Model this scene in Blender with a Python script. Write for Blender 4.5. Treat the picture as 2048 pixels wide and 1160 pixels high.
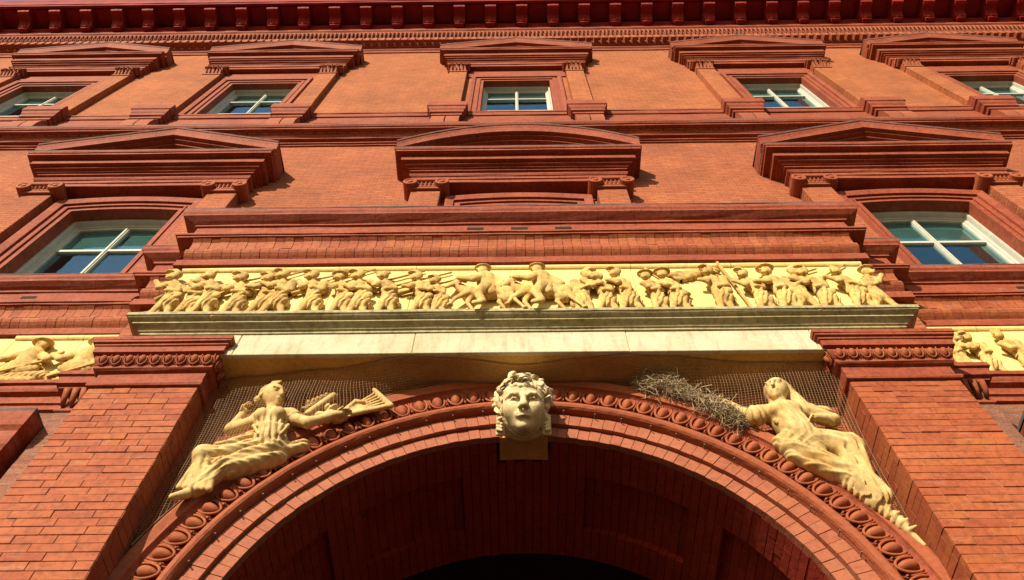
import bpy, math, random
import numpy as np
from mathutils import Vector, Matrix, noise as mnoise

for o in list(bpy.data.objects): bpy.data.objects.remove(o)
SC = bpy.context.scene
COL = SC.collection
R = math.radians

# ------------------------------------------------------------------ camera, sky, sun, exposure
WALL_DIST = 4.47                      # eye to the main wall plane (y = 0)
cam = bpy.data.cameras.new('camera'); camo = bpy.data.objects.new('camera', cam); COL.objects.link(camo)
cam.sensor_width = 36.0; cam.lens = 1597.5 / 2048 * 36.0; cam.clip_start = 0.05; cam.clip_end = 600
PITCH, YAW, ROLL = 1.07189, 0.011994, 0.000568
fw = Vector((-math.sin(YAW)*math.cos(PITCH), math.cos(YAW)*math.cos(PITCH), math.sin(PITCH)))
rt = Vector((math.cos(YAW), math.sin(YAW), 0)); up = rt.cross(fw)
rt2 = rt*math.cos(ROLL) + up*math.sin(ROLL); up2 = up*math.cos(ROLL) - rt*math.sin(ROLL)
m = Matrix((rt2, up2, -fw)).transposed().to_4x4(); m.translation = Vector((-0.0457, -WALL_DIST, 1.6))
camo.matrix_world = m
SC.camera = camo

SUN_TO = Vector((-0.50, -1.0, 0.60)).normalized()      # towards the sun
w = bpy.data.worlds.new('World'); SC.world = w; w.use_nodes = True
nt = w.node_tree; nt.nodes.clear()
sky = nt.nodes.new('ShaderNodeTexSky'); sky.sky_type = 'NISHITA'; sky.sun_disc = False; sky.air_density = 1.8; sky.altitude = 0
sky.sun_elevation = math.asin(SUN_TO.z); sky.sun_rotation = math.atan2(SUN_TO.x, SUN_TO.y)
bg = nt.nodes.new('ShaderNodeBackground'); bg.inputs['Strength'].default_value = 0.075
wo = nt.nodes.new('ShaderNodeOutputWorld')
nt.links.new(sky.outputs[0], bg.inputs[0]); nt.links.new(bg.outputs[0], wo.inputs[0])
sl = bpy.data.lights.new('sun', 'SUN'); sl.energy = 4.6; sl.angle = R(0.53); sl.color = (1.0, 0.89, 0.70)
so = bpy.data.objects.new('sun', sl); COL.objects.link(so)
so.rotation_euler = (-SUN_TO).to_track_quat('-Z', 'Y').to_euler(); so.location = (-20, -40, 30)
SC.view_settings.view_transform = 'Standard'; SC.view_settings.look = 'None'
SC.view_settings.exposure = 0.72; SC.view_settings.gamma = 1.0; SC.view_settings.use_curve_mapping = False
SC.cycles.max_bounces = 8; SC.cycles.diffuse_bounces = 5

# ------------------------------------------------------------------ materials
def newmat(name):
    mt = bpy.data.materials.new(name); mt.use_nodes = True
    nt = mt.node_tree; b = nt.nodes['Principled BSDF']
    b.inputs['Specular IOR Level'].default_value = 0.25
    return mt, nt, b
def nd(nt, typ, **kw):
    n = nt.nodes.new(typ)
    for k, v in kw.items():
        if k in n.inputs: n.inputs[k].default_value = v
        else: setattr(n, k, v)
    return n
def mixc(nt, mode, fac, a, b):
    n = nt.nodes.new('ShaderNodeMix'); n.data_type = 'RGBA'; n.blend_type = mode; n.clamp_result = False
    for s, v in ((n.inputs['Factor'], fac), (n.inputs[6], a), (n.inputs[7], b)):
        if isinstance(v, bpy.types.NodeSocket): nt.links.new(v, s)
        elif isinstance(v, (tuple, list)): s.default_value = tuple(v) + (1,)*(4-len(v))
        else: s.default_value = v
    return n.outputs[2]
def ramp(nt, src, stops):
    r = nt.nodes.new('ShaderNodeValToRGB'); e = r.color_ramp.elements
    while len(e) < len(stops): e.new(0.5)
    for el, (p, c) in zip(e, stops):
        el.position = p; el.color = (c, c, c, 1) if isinstance(c, (int, float)) else tuple(c) + (1,)
    nt.links.new(src, r.inputs[0]); return r.outputs[0]
def noise(nt, vec, scale, detail=6, rough=0.6):
    n = nd(nt, 'ShaderNodeTexNoise', Scale=scale, Detail=detail, Roughness=rough)
    nt.links.new(vec, n.inputs['Vector']); return n.outputs['Fac']
def stretch(nt, vec, s):
    mp = nt.nodes.new('ShaderNodeVectorMath'); mp.operation = 'MULTIPLY'; nt.links.new(vec, mp.inputs[0])
    mp.inputs[1].default_value = s; return mp.outputs[0]
def bump(nt, b, h, strength, dist):
    bp = nd(nt, 'ShaderNodeBump', Strength=strength, Distance=dist)
    nt.links.new(h, bp.inputs['Height']); nt.links.new(bp.outputs[0], b.inputs['Normal'])
def clay(name, c, c2, rand='none', rs=0.7, soot=0.0, rough=0.75, stain=0.35, bstr=0.5, joints=False, pale=(0.66, 0.38, 0.26), pale_amt=0.25, bdist=0.01):
    """weathered fired clay / stone: two-tone noise, pale bloom, dark soot specks"""
    c, c2, pale = [tuple(v*(0.62 if c[2] < 0.16 else 0.76) for v in q) for q in (c, c2, pale)]
    mt, nt, b = newmat(name)
    pos = nt.nodes.new('ShaderNodeNewGeometry').outputs['Position']
    n1 = noise(nt, pos, 2.3, 8); n2 = noise(nt, pos, 22, 6, 0.7); n3 = noise(nt, stretch(nt, pos, (1.2, 1.2, 7)), 3.1, 7, 0.65)
    col = mixc(nt, 'MIX', ramp(nt, n1, [(0.35, 0.0), (0.66, 1.0)]), c, c2)
    if rand != 'none':
        if rand == 'object': rnd = nt.nodes.new('ShaderNodeObjectInfo').outputs['Random']
        else: rnd = nt.nodes.new('ShaderNodeNewGeometry').outputs['Random Per Island']
        tone = nt.nodes.new('ShaderNodeValToRGB'); e = tone.color_ramp.elements
        cols = [(0.0, (0.82, 0.72, 0.74)), (0.22, (0.95, 0.91, 0.92)), (0.5, (1.0, 1.0, 1.0)), (0.75, (1.03, 1.08, 1.10)), (0.92, (1.05, 1.20, 0.95)), (1.0, (0.90, 0.80, 0.78))]
        while len(e) < len(cols): e.new(0.5)
        for el, (p, cc) in zip(e, cols): el.position = p; el.color = cc + (1,)
        nt.links.new(rnd, tone.inputs[0])
        col = mixc(nt, 'MULTIPLY', rs, col, tone.outputs[0])
    col = mixc(nt, 'MIX', ramp(nt, n3, [(0.55, 0.0), (0.80, pale_amt)]), col, pale)
    col = mixc(nt, 'MULTIPLY', stain, col, ramp(nt, n2, [(0.28, 0.25), (0.55, 1.0)]))
    if soot:
        sk = noise(nt, stretch(nt, pos, (9, 9, 1.6)), 1.4, 7, 0.68)
        col = mixc(nt, 'MIX', ramp(nt, sk, [(0.50, 0.0), (0.72, soot)]), col, (0.16, 0.105, 0.045))
    if joints:
        sp = nt.nodes.new('ShaderNodeSeparateXYZ'); nt.links.new(pos, sp.inputs[0])
        def mth(op, x, y):
            n_ = nt.nodes.new('ShaderNodeMath'); n_.operation = op
            for k_, v_ in enumerate((x, y)):
                if isinstance(v_, bpy.types.NodeSocket): nt.links.new(v_, n_.inputs[k_])
                else: n_.inputs[k_].default_value = v_
            return n_.outputs[0]
        shift = mth('MULTIPLY', mth('FLOOR', mth('MULTIPLY', mth('ADD', sp.outputs[2], mth('MULTIPLY', sp.outputs[1], 1.7)), 6.0), 0), 0.1573)
        cb = nt.nodes.new('ShaderNodeCombineXYZ'); nt.links.new(mth('ADD', sp.outputs[0], shift), cb.inputs[0]); cb.inputs[1].default_value = 25.0
        bt = nd(nt, 'ShaderNodeTexBrick', **{'Scale': 1.0, 'Mortar Size': 0.0032, 'Brick Width': 0.41, 'Row Height': 50.0, 'Mortar Smooth': 0.3})
        nt.links.new(cb.outputs[0], bt.inputs['Vector'])
        jm = mixc(nt, 'MULTIPLY', 1.0, bt.outputs['Fac'], ramp(nt, noise(nt, pos, 1.7, 3), [(0.4, 0.15), (0.6, 0.9)]))
        col = mixc(nt, 'MULTIPLY', jm, col, (0.35, 0.25, 0.22))
    nt.links.new(col, b.inputs['Base Color']); b.inputs['Roughness'].default_value = rough
    bump(nt, b, mixc(nt, 'ADD', 0.5, n2, n3), bstr, bdist)
    return mt
def brickwall(name, c1, c2, mortar, bw=0.222, rh=0.067):
    c1, c2, mortar = [tuple(v*0.62 for v in q) for q in (c1, c2, mortar)]
    mt, nt, b = newmat(name)
    pos = nt.nodes.new('ShaderNodeNewGeometry').outputs['Position']
    sp = nt.nodes.new('ShaderNodeSeparateXYZ'); nt.links.new(pos, sp.inputs[0])
    nrm = nt.nodes.new('ShaderNodeNewGeometry').outputs['Normal']
    ad = nt.nodes.new('ShaderNodeMath'); ad.operation = 'ADD'
    nt.links.new(sp.outputs[0], ad.inputs[0]); nt.links.new(sp.outputs[1], ad.inputs[1])
    cb = nt.nodes.new('ShaderNodeCombineXYZ'); nt.links.new(ad.outputs[0], cb.inputs[0]); nt.links.new(sp.outputs[2], cb.inputs[1])
    bt = nd(nt, 'ShaderNodeTexBrick', **{'Scale': 1.0, 'Mortar Size': 0.0042, 'Brick Width': bw, 'Row Height': rh, 'Mortar Smooth': 0.2, 'Bias': -0.15})
    nt.links.new(cb.outputs[0], bt.inputs['Vector'])
    bt.inputs['Color1'].default_value = c1 + (1,); bt.inputs['Color2'].default_value = c2 + (1,); bt.inputs['Mortar'].default_value = mortar + (1,)
    n1 = noise(nt, pos, 0.9, 8); n2 = noise(nt, stretch(nt, pos, (4, 4, 26)), 1.6, 6, 0.7); n3 = noise(nt, pos, 40, 3)
    col = mixc(nt, 'MULTIPLY', 0.75, bt.outputs['Color'], ramp(nt, n1, [(0.3, 0.66), (0.7, 1.22)]))
    col = mixc(nt, 'MULTIPLY', 0.8, col, ramp(nt, n2, [(0.28, 0.5), (0.62, 1.2)]))
    col = mixc(nt, 'MULTIPLY', 0.5, col, ramp(nt, n3, [(0.3, 0.55), (0.6, 1.1)]))
    n4 = noise(nt, stretch(nt, pos, (2.2, 2.2, 15)), 1.0, 4, 0.6); n5 = noise(nt, stretch(nt, pos, (5, 5, 15)), 0.9, 3, 0.6)
    col = mixc(nt, 'MULTIPLY', ramp(nt, n4, [(0.56, 0.0), (0.70, 1.0)]), col, (1.12, 1.32, 0.85))
    col = mixc(nt, 'MULTIPLY', ramp(nt, n5, [(0.60, 0.0), (0.74, 1.0)]), col, (0.86, 0.72, 0.74))
    nt.links.new(col, b.inputs['Base Color']); b.inputs['Roughness'].default_value = 0.85
    n6 = noise(nt, stretch(nt, pos, (5, 5, 0.5)), 1.0, 5, 0.6)
    h = mixc(nt, 'SUBTRACT', 1.0, n3, bt.outputs['Fac'])
    bump(nt, b, h, 1.0, 0.010)
    return mt
def plain(name, c, rough=0.6, var=0.2, scale=8, metallic=0.0):
    mt, nt, b = newmat(name)
    pos = nt.nodes.new('ShaderNodeNewGeometry').outputs['Position']
    n1 = noise(nt, pos, scale, 6)
    nt.links.new(mixc(nt, 'MULTIPLY', 1.0, c, ramp(nt, n1, [(0.3, 1-var), (0.7, 1+var)])), b.inputs['Base Color'])
    b.inputs['Roughness'].default_value = rough; b.inputs['Metallic'].default_value = metallic
    return mt
M = {}
M['brick_top'] = brickwall('brick orange', (0.65, 0.203, 0.069), (0.55, 0.162, 0.056), (0.42, 0.125, 0.052))
M['brick_mid'] = brickwall('brick red', (0.61, 0.178, 0.072), (0.51, 0.140, 0.058), (0.40, 0.12, 0.060))
M['brick_low'] = brickwall('brick pale', (0.44, 0.17, 0.10), (0.37, 0.13, 0.075), (0.38, 0.26, 0.19))
M['brick'] = clay('face brick', (0.49, 0.112, 0.038), (0.58, 0.150, 0.052), rand='object', rs=0.95, stain=0.6, pale_amt=0.5, bstr=0.55)
M['brick_i'] = clay('face brick joined', (0.42, 0.095, 0.032), (0.50, 0.125, 0.042), rand='island', stain=0.45, pale_amt=0.18, bstr=0.45)
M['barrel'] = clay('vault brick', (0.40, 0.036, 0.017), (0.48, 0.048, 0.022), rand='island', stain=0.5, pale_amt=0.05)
M['mortar'] = clay('mortar', (0.44, 0.15, 0.08), (0.60, 0.30, 0.19), pale=(0.62, 0.42, 0.30), pale_amt=0.5)
M['terra'] = clay('red terracotta', (0.38, 0.072, 0.030), (0.50, 0.108, 0.042), joints=True, stain=0.65, pale_amt=0.42)
M['terra_top'] = clay('orange terracotta', (0.37, 0.072, 0.028), (0.48, 0.112, 0.042), joints=True, stain=0.5, pale_amt=0.3)
M['orn'] = clay('ornament terracotta', (0.46, 0.110, 0.040), (0.54, 0.145, 0.055), rand='object', stain=0.4, pale_amt=0.15)
M['vous'] = clay('arch brick', (0.50, 0.140, 0.068), (0.56, 0.180, 0.092), rand='object', rs=0.45, stain=0.4, pale_amt=0.35, pale=(0.64, 0.36, 0.23))
M['cream'] = clay('cream terracotta', (0.92, 0.63, 0.20), (0.66, 0.38, 0.10), soot=0.7, stain=0.7, pale=(0.86, 0.78, 0.56), pale_amt=0.45, bstr=0.35)
M['panel'] = clay('cream panel ground', (0.98, 0.80, 0.32), (0.93, 0.70, 0.23), soot=0.3, stain=0.2, pale=(0.88, 0.80, 0.55), pale_amt=0.45, bstr=0.3)
M['statue'] = clay('statue terracotta', (0.86, 0.62, 0.27), (0.70, 0.43, 0.14), soot=0.65, stain=0.5, pale=(0.90, 0.80, 0.56), pale_amt=0.5, bstr=0.3)
M['head'] = clay('mask terracotta', (0.94, 0.78, 0.47), (0.84, 0.62, 0.30), soot=0.35, stain=0.4, pale=(0.96, 0.86, 0.62), pale_amt=0.5, bstr=0.25)
M['stone'] = clay('pale stone', (0.70, 0.63, 0.44), (0.58, 0.50, 0.31), soot=0.5, stain=0.2, pale=(0.82, 0.78, 0.66), pale_amt=0.5, bstr=0.35)
M['stone_weather'] = clay('weathered stone', (0.40, 0.33, 0.16), (0.56, 0.48, 0.26), stain=0.75, pale=(0.74, 0.68, 0.48), pale_amt=0.5, bstr=0.35)
M['soffit'] = clay('ochre beam stone', (0.90, 0.54, 0.15), (0.70, 0.36, 0.09), stain=0.4, pale_amt=0.1)  # ochre tone of the beam core, showing on its underside
M['key'] = clay('keystone ochre', (1.0, 0.52, 0.14), (0.85, 0.40, 0.10), stain=0.4)
M['cornice'] = plain('oxblood painted metal', (0.25, 0.016, 0.012), 0.75, 0.25, 3)
M['flash'] = plain('lead flashing', (0.11, 0.085, 0.08), 0.85, 0.35, 12, 0.0)
M['wood'] = plain('cream painted wood', (0.46, 0.44, 0.36), 0.5, 0.10, 9)
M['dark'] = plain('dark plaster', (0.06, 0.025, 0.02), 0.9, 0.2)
M['room'] = plain('room plaster', (0.16, 0.19, 0.19), 0.9, 0.2)
M['blind'] = plain('window blind', (0.17, 0.20, 0.185), 0.8, 0.1)
M['black'] = plain('vent shadow', (0.02, 0.015, 0.012), 0.9, 0.2)
M['iron'] = plain('iron pin', (0.14, 0.10, 0.08), 0.8, 0.3, 20, 0.0)
M['net'] = plain('net cord', (0.25, 0.16, 0.085), 0.7, 0.25, 15)
M['twig'] = clay('dry twig', (0.62, 0.48, 0.30), (0.40, 0.29, 0.17), rand='island', rs=1.0, stain=0.3, pale=(0.80, 0.68, 0.48), pale_amt=0.5)
M['pave'] = brickwall('red bounce ground', (0.19, 0.034, 0.020), (0.15, 0.026, 0.016), (0.10, 0.06, 0.04), 0.21, 0.105)  # unseen ground, its red picked to bounce red light onto the undersides
def glass():
    mt = bpy.data.materials.new('window glass'); mt.use_nodes = True; nt = mt.node_tree; nt.nodes.clear()
    out = nt.nodes.new('ShaderNodeOutputMaterial'); mx = nt.nodes.new('ShaderNodeMixShader')
    tr = nt.nodes.new('ShaderNodeBsdfTransparent'); tr.inputs[0].default_value = (0.70, 0.86, 0.86, 1)
    gl = nt.nodes.new('ShaderNodeBsdfGlossy'); gl.inputs['Roughness'].default_value = 0.02
    gl.inputs['Color'].default_value = (0.62, 0.86, 1, 1)
    lw_ = nd(nt, 'ShaderNodeLayerWeight', Blend=0.5)
    pw_ = nt.nodes.new('ShaderNodeMath'); pw_.operation = 'POWER'; nt.links.new(lw_.outputs['Facing'], pw_.inputs[0]); pw_.inputs[1].default_value = 2.6
    fr = nt.nodes.new('ShaderNodeMath'); fr.operation = 'MULTIPLY_ADD'; nt.links.new(pw_.outputs[0], fr.inputs[0]); fr.inputs[1].default_value = 0.72; fr.inputs[2].default_value = 0.05
    pos = nt.nodes.new('ShaderNodeNewGeometry').outputs['Position']
    bp = nd(nt, 'ShaderNodeBump', Strength=0.12, Distance=0.02)
    nt.links.new(noise(nt, pos, 2.5, 2), bp.inputs['Height'])
    nt.links.new(bp.outputs[0], gl.inputs['Normal'])
    nt.links.new(fr.outputs[0], mx.inputs[0]); nt.links.new(tr.outputs[0], mx.inputs[1]); nt.links.new(gl.outputs[0], mx.inputs[2])
    nt.links.new(mx.outputs[0], out.inputs[0]); return mt
M['glass'] = glass()

# ------------------------------------------------------------------ mesh helpers.  points are (x, P, z): P metres in front of the main wall, world y = -P
rng = random.Random(7)
ORG = {}
def W(p): return (p[0], -p[1], p[2])
def link(name, me, mat, parent=None, origin=None, smooth=False):
    o = bpy.data.objects.new(name, me); COL.objects.link(o)
    po = ORG[parent.name] if parent else Vector((0, 0, 0))
    org = Vector(origin) if origin is not None else Vector(po)
    if parent: o.parent = parent
    o.location = org - po; ORG[o.name] = org
    if mat and not me.materials: me.materials.append(M[mat])
    if smooth: me.shade_smooth()
    return o
def ob(name, verts, faces, mat, parent=None, origin=None, smooth=False):
    """verts in world space"""
    org = Vector(origin) if origin is not None else (ORG[parent.name] if parent else Vector((0, 0, 0)))
    v = np.asarray(verts, dtype=float) - np.array(org)
    me = bpy.data.meshes.new(name)
    me.from_pydata(v.tolist(), [], [list(map(int, f)) for f in faces]); me.validate(); me.update()
    return link(name, me, mat, parent, org, smooth)
def empty(name, loc, parent=None):
    o = bpy.data.objects.new(name, None); COL.objects.link(o); o.empty_display_size = 0.2
    po = ORG[parent.name] if parent else Vector((0, 0, 0))
    if parent: o.parent = parent
    o.location = Vector(loc) - po; ORG[o.name] = Vector(loc); return o
def tag(o, label=None, cat=None, group=None, kind=None):
    for k, v in (('label', label), ('category', cat), ('group', group), ('kind', kind)):
        if v: o[k] = v
    return o
class MB:
    def __init__(s): s.v = []; s.f = []
    def add(s, v, f):
        n = len(s.v); s.v += [tuple(map(float, p)) for p in v]; s.f += [[i+n for i in q] for q in f]; return s
    def box(s, x0, x1, P0, P1, z0, z1, ch=0.0):
        """box; ch = chamfer of the front edges"""
        if ch:
            v = [(x0, P0, z0), (x1, P0, z0), (x1, P0, z1), (x0, P0, z1), (x0, P1-ch, z0), (x1, P1-ch, z0), (x1, P1-ch, z1), (x0, P1-ch, z1),
                 (x0+ch, P1, z0+ch), (x1-ch, P1, z0+ch), (x1-ch, P1, z1-ch), (x0+ch, P1, z1-ch)]
            f = [(0, 1, 5, 4), (1, 2, 6, 5), (2, 3, 7, 6), (3, 0, 4, 7), (4, 5, 9, 8), (5, 6, 10, 9), (6, 7, 11, 10), (7, 4, 8, 11), (8, 9, 10, 11)]
        else:
            v = [(x0, P0, z0), (x1, P0, z0), (x1, P0, z1), (x0, P0, z1), (x0, P1, z0), (x1, P1, z0), (x1, P1, z1), (x0, P1, z1)]
            f = [(0, 1, 5, 4), (1, 2, 6, 5), (2, 3, 7, 6), (3, 0, 4, 7), (4, 5, 6, 7), (3, 2, 1, 0)]
        return s.add([W(p) for p in v], f)
    def tube(s, pts, r0, r1=None, n=6, caps=True):
        """tube through world points"""
        r1 = r0 if r1 is None else r1; k = len(pts); vs = []; fs = []
        P = [Vector(p) for p in pts]
        for i, p in enumerate(P):
            t = (P[min(i+1, k-1)] - P[max(i-1, 0)]).normalized()
            a = t.cross(Vector((0.31, 0.2, 0.93))).normalized(); b = t.cross(a)
            r = r0 + (r1-r0)*i/max(1, k-1)
            for j in range(n):
                an = 2*math.pi*j/n; vs.append(p + a*math.cos(an)*r + b*math.sin(an)*r)
        for i in range(k-1):
            for j in range(n): fs.append((i*n+j, i*n+(j+1) % n, (i+1)*n+(j+1) % n, (i+1)*n+j))
        if caps: fs += [tuple(range(n))[::-1], tuple((k-1)*n+j for j in range(n))]
        return s.add(vs, fs)
    def build(s, name, mat, parent=None, origin=None, smooth=False): return ob(name, s.v, s.f, mat, parent, origin, smooth)

def sweep(profile, path, jit=0.0034, seg=0.36, seed=0, side=1.0):
    """profile [(offset, z)] swept along plan path [(x, P)] with mitred corners; returns MB"""
    rg = random.Random(seed + int(profile[0][1]*100))
    pts = []; dirs = []
    for i in range(len(path)-1):
        a = Vector(path[i]); b = Vector(path[i+1]); d = (b-a).normalized(); dirs.append(Vector((-d.y, d.x)))
    st = []                                                            # stations: (pos, mitre vector)
    for i, p in enumerate(path):
        p = Vector(p)
        if i == 0: m = dirs[0]
        elif i == len(path)-1: m = dirs[-1]
        else: m = (dirs[i-1]+dirs[i]) / (1+dirs[i-1].dot(dirs[i]))
        st.append((p, Vector((m.x*side, m.y))))
        if i < len(path)-1:
            q = Vector(path[i+1]); L = (q-p).length; k = int(L/seg)
            for j in range(1, k): st.append((p+(q-p)*(j/k), Vector((dirs[i].x*side, dirs[i].y))))
    n = len(profile); vs = []; fs = []
    for p, m in st:
        jz = rg.uniform(-1, 1)*jit
        for (o, z) in profile:
            jo = rg.uniform(-1, 1)*jit
            q = p + m*(o+jo); vs.append((q.x, -q.y, z+jz+rg.uniform(-1, 1)*jit*0.5))
    for i in range(len(st)-1):
        for j in range(n-1): fs.append((i*n+j, (i+1)*n+j, (i+1)*n+j+1, i*n+j+1))
    mb = MB(); mb.add(vs, fs); return mb
def arc(o0, z0, o1, z1, bulge, n=6):
    """profile points from (o0,z0) to (o1,z1) bulging outward (+) or inward (-)"""
    out = []
    for i in range(n+1):
        t = i/n; s = math.sin(math.pi*t)*bulge; out.append((o0+(o1-o0)*t+s, z0+(z1-z0)*t))
    return out
def wall(x0, x1, z0, z1, P, holes):
    xs = sorted({x0, x1, *[h[0] for h in holes], *[h[1] for h in holes]}); zs = sorted({z0, z1, *[h[2] for h in holes], *[h[3] for h in holes]})
    mb = MB()
    for i in range(len(xs)-1):
        for j in range(len(zs)-1):
            cx, cz = (xs[i]+xs[i+1])/2, (zs[j]+zs[j+1])/2
            if any(h[0] < cx < h[1] and h[2] < cz < h[3] for h in holes): continue
            if not (x0 < cx < x1 and z0 < cz < z1): continue
            mb.add([W((xs[i], P, zs[j])), W((xs[i+1], P, zs[j])), W((xs[i+1], P, zs[j+1])), W((xs[i], P, zs[j+1]))], [(0, 1, 2, 3)])
    return mb

# ------------------------------------------------------------------ numpy implicit sculpting (for carved figures)
class SDF:
    def __init__(s, lo, hi, h):
        s.lo = np.array(lo, float); s.h = h; s.n = np.ceil((np.array(hi)-s.lo)/h).astype(int)+1
        s.ax = [s.lo[i]+h*np.arange(s.n[i]) for i in range(3)]
        s.d = np.full(s.n, 1.0, np.float32); s.rs = 1.0
    def _sub(s, lo, hi, k):
        sl = []
        for i in range(3):
            a = max(0, int((lo[i]-k-s.lo[i])/s.h)-2); b = min(s.n[i], int((hi[i]+k-s.lo[i])/s.h)+4)
            if b <= a: return None
            sl.append(slice(a, b))
        g = np.meshgrid(*[s.ax[i][sl[i]] for i in range(3)], indexing='ij', sparse=True)
        return tuple(sl), g
    def _comb(s, sl, b, k, cut):
        a = s.d[sl]
        if cut:
            b = -b; hh = np.clip(0.5+0.5*(a-b)/k, 0, 1)*1.0; hh = np.clip(0.5-0.5*(a-b)/k, 0, 1)
            s.d[sl] = a*(1-hh)+b*hh + k*hh*(1-hh)
        else:
            hh = np.clip(0.5+0.5*(a-b)/k, 0, 1)
            s.d[sl] = a*(1-hh)+b*hh - k*hh*(1-hh)
    def cap(s, a, b, ra, rb=None, k=0.02, cut=False, fold=None):
        rb = ra if rb is None else rb; ra, rb = ra*s.rs, rb*s.rs; a = np.array(a, float); b = np.array(b, float); r = max(ra, rb)+(fold[1] if fold else 0)
        q = s._sub(np.minimum(a, b)-r, np.maximum(a, b)+r, k)
        if q is None: return s
        sl, (X, Y, Z) = q; v = b-a; L = max(float(v@v), 1e-9)
        t = np.clip(((X-a[0])*v[0]+(Y-a[1])*v[1]+(Z-a[2])*v[2])/L, 0, 1)
        d = np.sqrt((X-a[0]-t*v[0])**2+(Y-a[1]-t*v[1])**2+(Z-a[2]-t*v[2])**2) - (ra+(rb-ra)*t)
        if fold: d = d - s._fold(fold, X, Y, Z)
        s._comb(sl, d.astype(np.float32), k, cut); return s
    def _fold(s, fold, X, Y, Z):
        dr, amp, wl = fold[0], fold[1], fold[2]
        wob = np.sin((X*2.1-Y*3.3+Z*3.9)/wl*0.55) + 0.6*np.sin((X*5.7+Y*2.2-Z*2.9)/wl*0.45+1.3)
        ph = (X*dr[0]+Y*dr[1]+Z*dr[2])*2*np.pi/wl + wob*0.45
        f1 = 2*np.abs(np.sin(ph*0.5))**0.8-1
        ph2 = (X*dr[0]*0.6+Y*dr[1]+Z*dr[2]*1.3+0.2*X)*2*np.pi/(wl*0.47) + wob*1.1
        return amp*(f1+0.22*np.sin(ph2))
    def ell(s, c, r, rot=None, k=0.02, cut=False, fold=None):
        c = np.array(c, float); r = np.array(r, float)*s.rs; m = r.max()+(fold[1] if fold else 0)
        q = s._sub(c-m, c+m, k)
        if q is None: return s
        sl, (X, Y, Z) = q; x, y, z = X-c[0], Y-c[1], Z-c[2]
        if rot is not None: x, y, z = [rot[i][0]*x+rot[i][1]*y+rot[i][2]*z for i in range(3)]
        k0 = np.sqrt((x/r[0])**2+(y/r[1])**2+(z/r[2])**2)+1e-6
        k1 = np.sqrt((x/r[0]**2)**2+(y/r[1]**2)**2+(z/r[2]**2)**2)+1e-6
        d = k0*(k0-1)/k1
        if fold: d = d - s._fold(fold, X, Y, Z)
        s._comb(sl, d.astype(np.float32), k, cut); return s
    def mesh(s):
        d = s.d; n = d.shape; ins = d < 0
        cnt = np.zeros((n[0]-1, n[1]-1, n[2]-1), np.int8)
        for i in (0, 1):
            for j in (0, 1):
                for k in (0, 1): cnt += ins[i:n[0]-1+i, j:n[1]-1+j, k:n[2]-1+k]
        act = (cnt > 0) & (cnt < 8); idx = np.full(act.shape, -1, np.int64); c = np.argwhere(act); idx[act] = np.arange(len(c))
        acc = np.zeros((len(c), 3)); wt = np.zeros(len(c))
        cor = [(i, j, k) for i in (0, 1) for j in (0, 1) for k in (0, 1)]
        for a in cor:
            for ax in range(3):
                if a[ax]: continue
                b = list(a); b[ax] = 1
                da = d[c[:, 0]+a[0], c[:, 1]+a[1], c[:, 2]+a[2]]; db = d[c[:, 0]+b[0], c[:, 1]+b[1], c[:, 2]+b[2]]
                mk = (da < 0) != (db < 0); t = np.where(mk, da/np.where(mk, da-db, 1), 0)
                p = np.tile(np.array(a, float), (len(c), 1)); p[:, ax] += t
                acc += p*mk[:, None]; wt += mk
        V = s.lo + (c+acc/wt[:, None])*s.h
        F = []
        for ax in range(3):
            o1, o2 = [i for i in range(3) if i != ax]
            A = np.moveaxis(ins, ax, 0); ed = A[1:] != A[:-1]
            e = np.argwhere(ed)
            pos = np.zeros((len(e), 3), int); pos[:, ax] = e[:, 0]; pos[:, o1] = e[:, 1]; pos[:, o2] = e[:, 2]
            ok = (pos[:, o1] > 0) & (pos[:, o2] > 0) & (pos[:, o1] < n[o1]-1) & (pos[:, o2] < n[o2]-1); pos = pos[ok]
            q = []
            for (u, v) in ((0, 0), (-1, 0), (-1, -1), (0, -1)):
                pp = pos.copy(); pp[:, o1] += u; pp[:, o2] += v; q.append(idx[pp[:, 0], pp[:, 1], pp[:, 2]])
            q = np.stack(q, 1); fl = ins[pos[:, 0], pos[:, 1], pos[:, 2]]
            if ax == 1: fl = ~fl
            q[~fl] = q[~fl][:, ::-1]; F.append(q)
        return V, np.concatenate(F)
def mesh_np(name, V, F, mat, parent=None, origin=None):
    org = Vector(origin) if origin is not None else (ORG[parent.name] if parent else Vector((0, 0, 0)))
    V = V - np.array(org); me = bpy.data.meshes.new(name)
    me.vertices.add(len(V)); me.vertices.foreach_set('co', V.astype(np.float32).ravel())
    me.loops.add(F.size); me.loops.foreach_set('vertex_index', F.astype(np.int32).ravel())
    me.polygons.add(len(F)); me.polygons.foreach_set('loop_start', np.arange(0, F.size, 4, dtype=np.int32))
    me.update(); me.validate(); me.shade_smooth()
    return link(name, me, mat, parent, org)

# ================================================================== THE SETTING
pv = MB(); pv.add([(-150, -150, 0), (150, -150, 0), (150, 60, 0), (-150, 60, 0)], [(0, 1, 2, 3)])
tag(pv.build('pavement', 'pave'), 'unseen pavement in front of the arch, coloured red to bounce light onto the undersides', kind='structure')

# ================================================================== THE BUILDING
B = tag(empty('brick_building', (0, 0, 0)), 'tall red brick building front with terracotta mouldings, pedimented windows and round arch', 'building')

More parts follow.
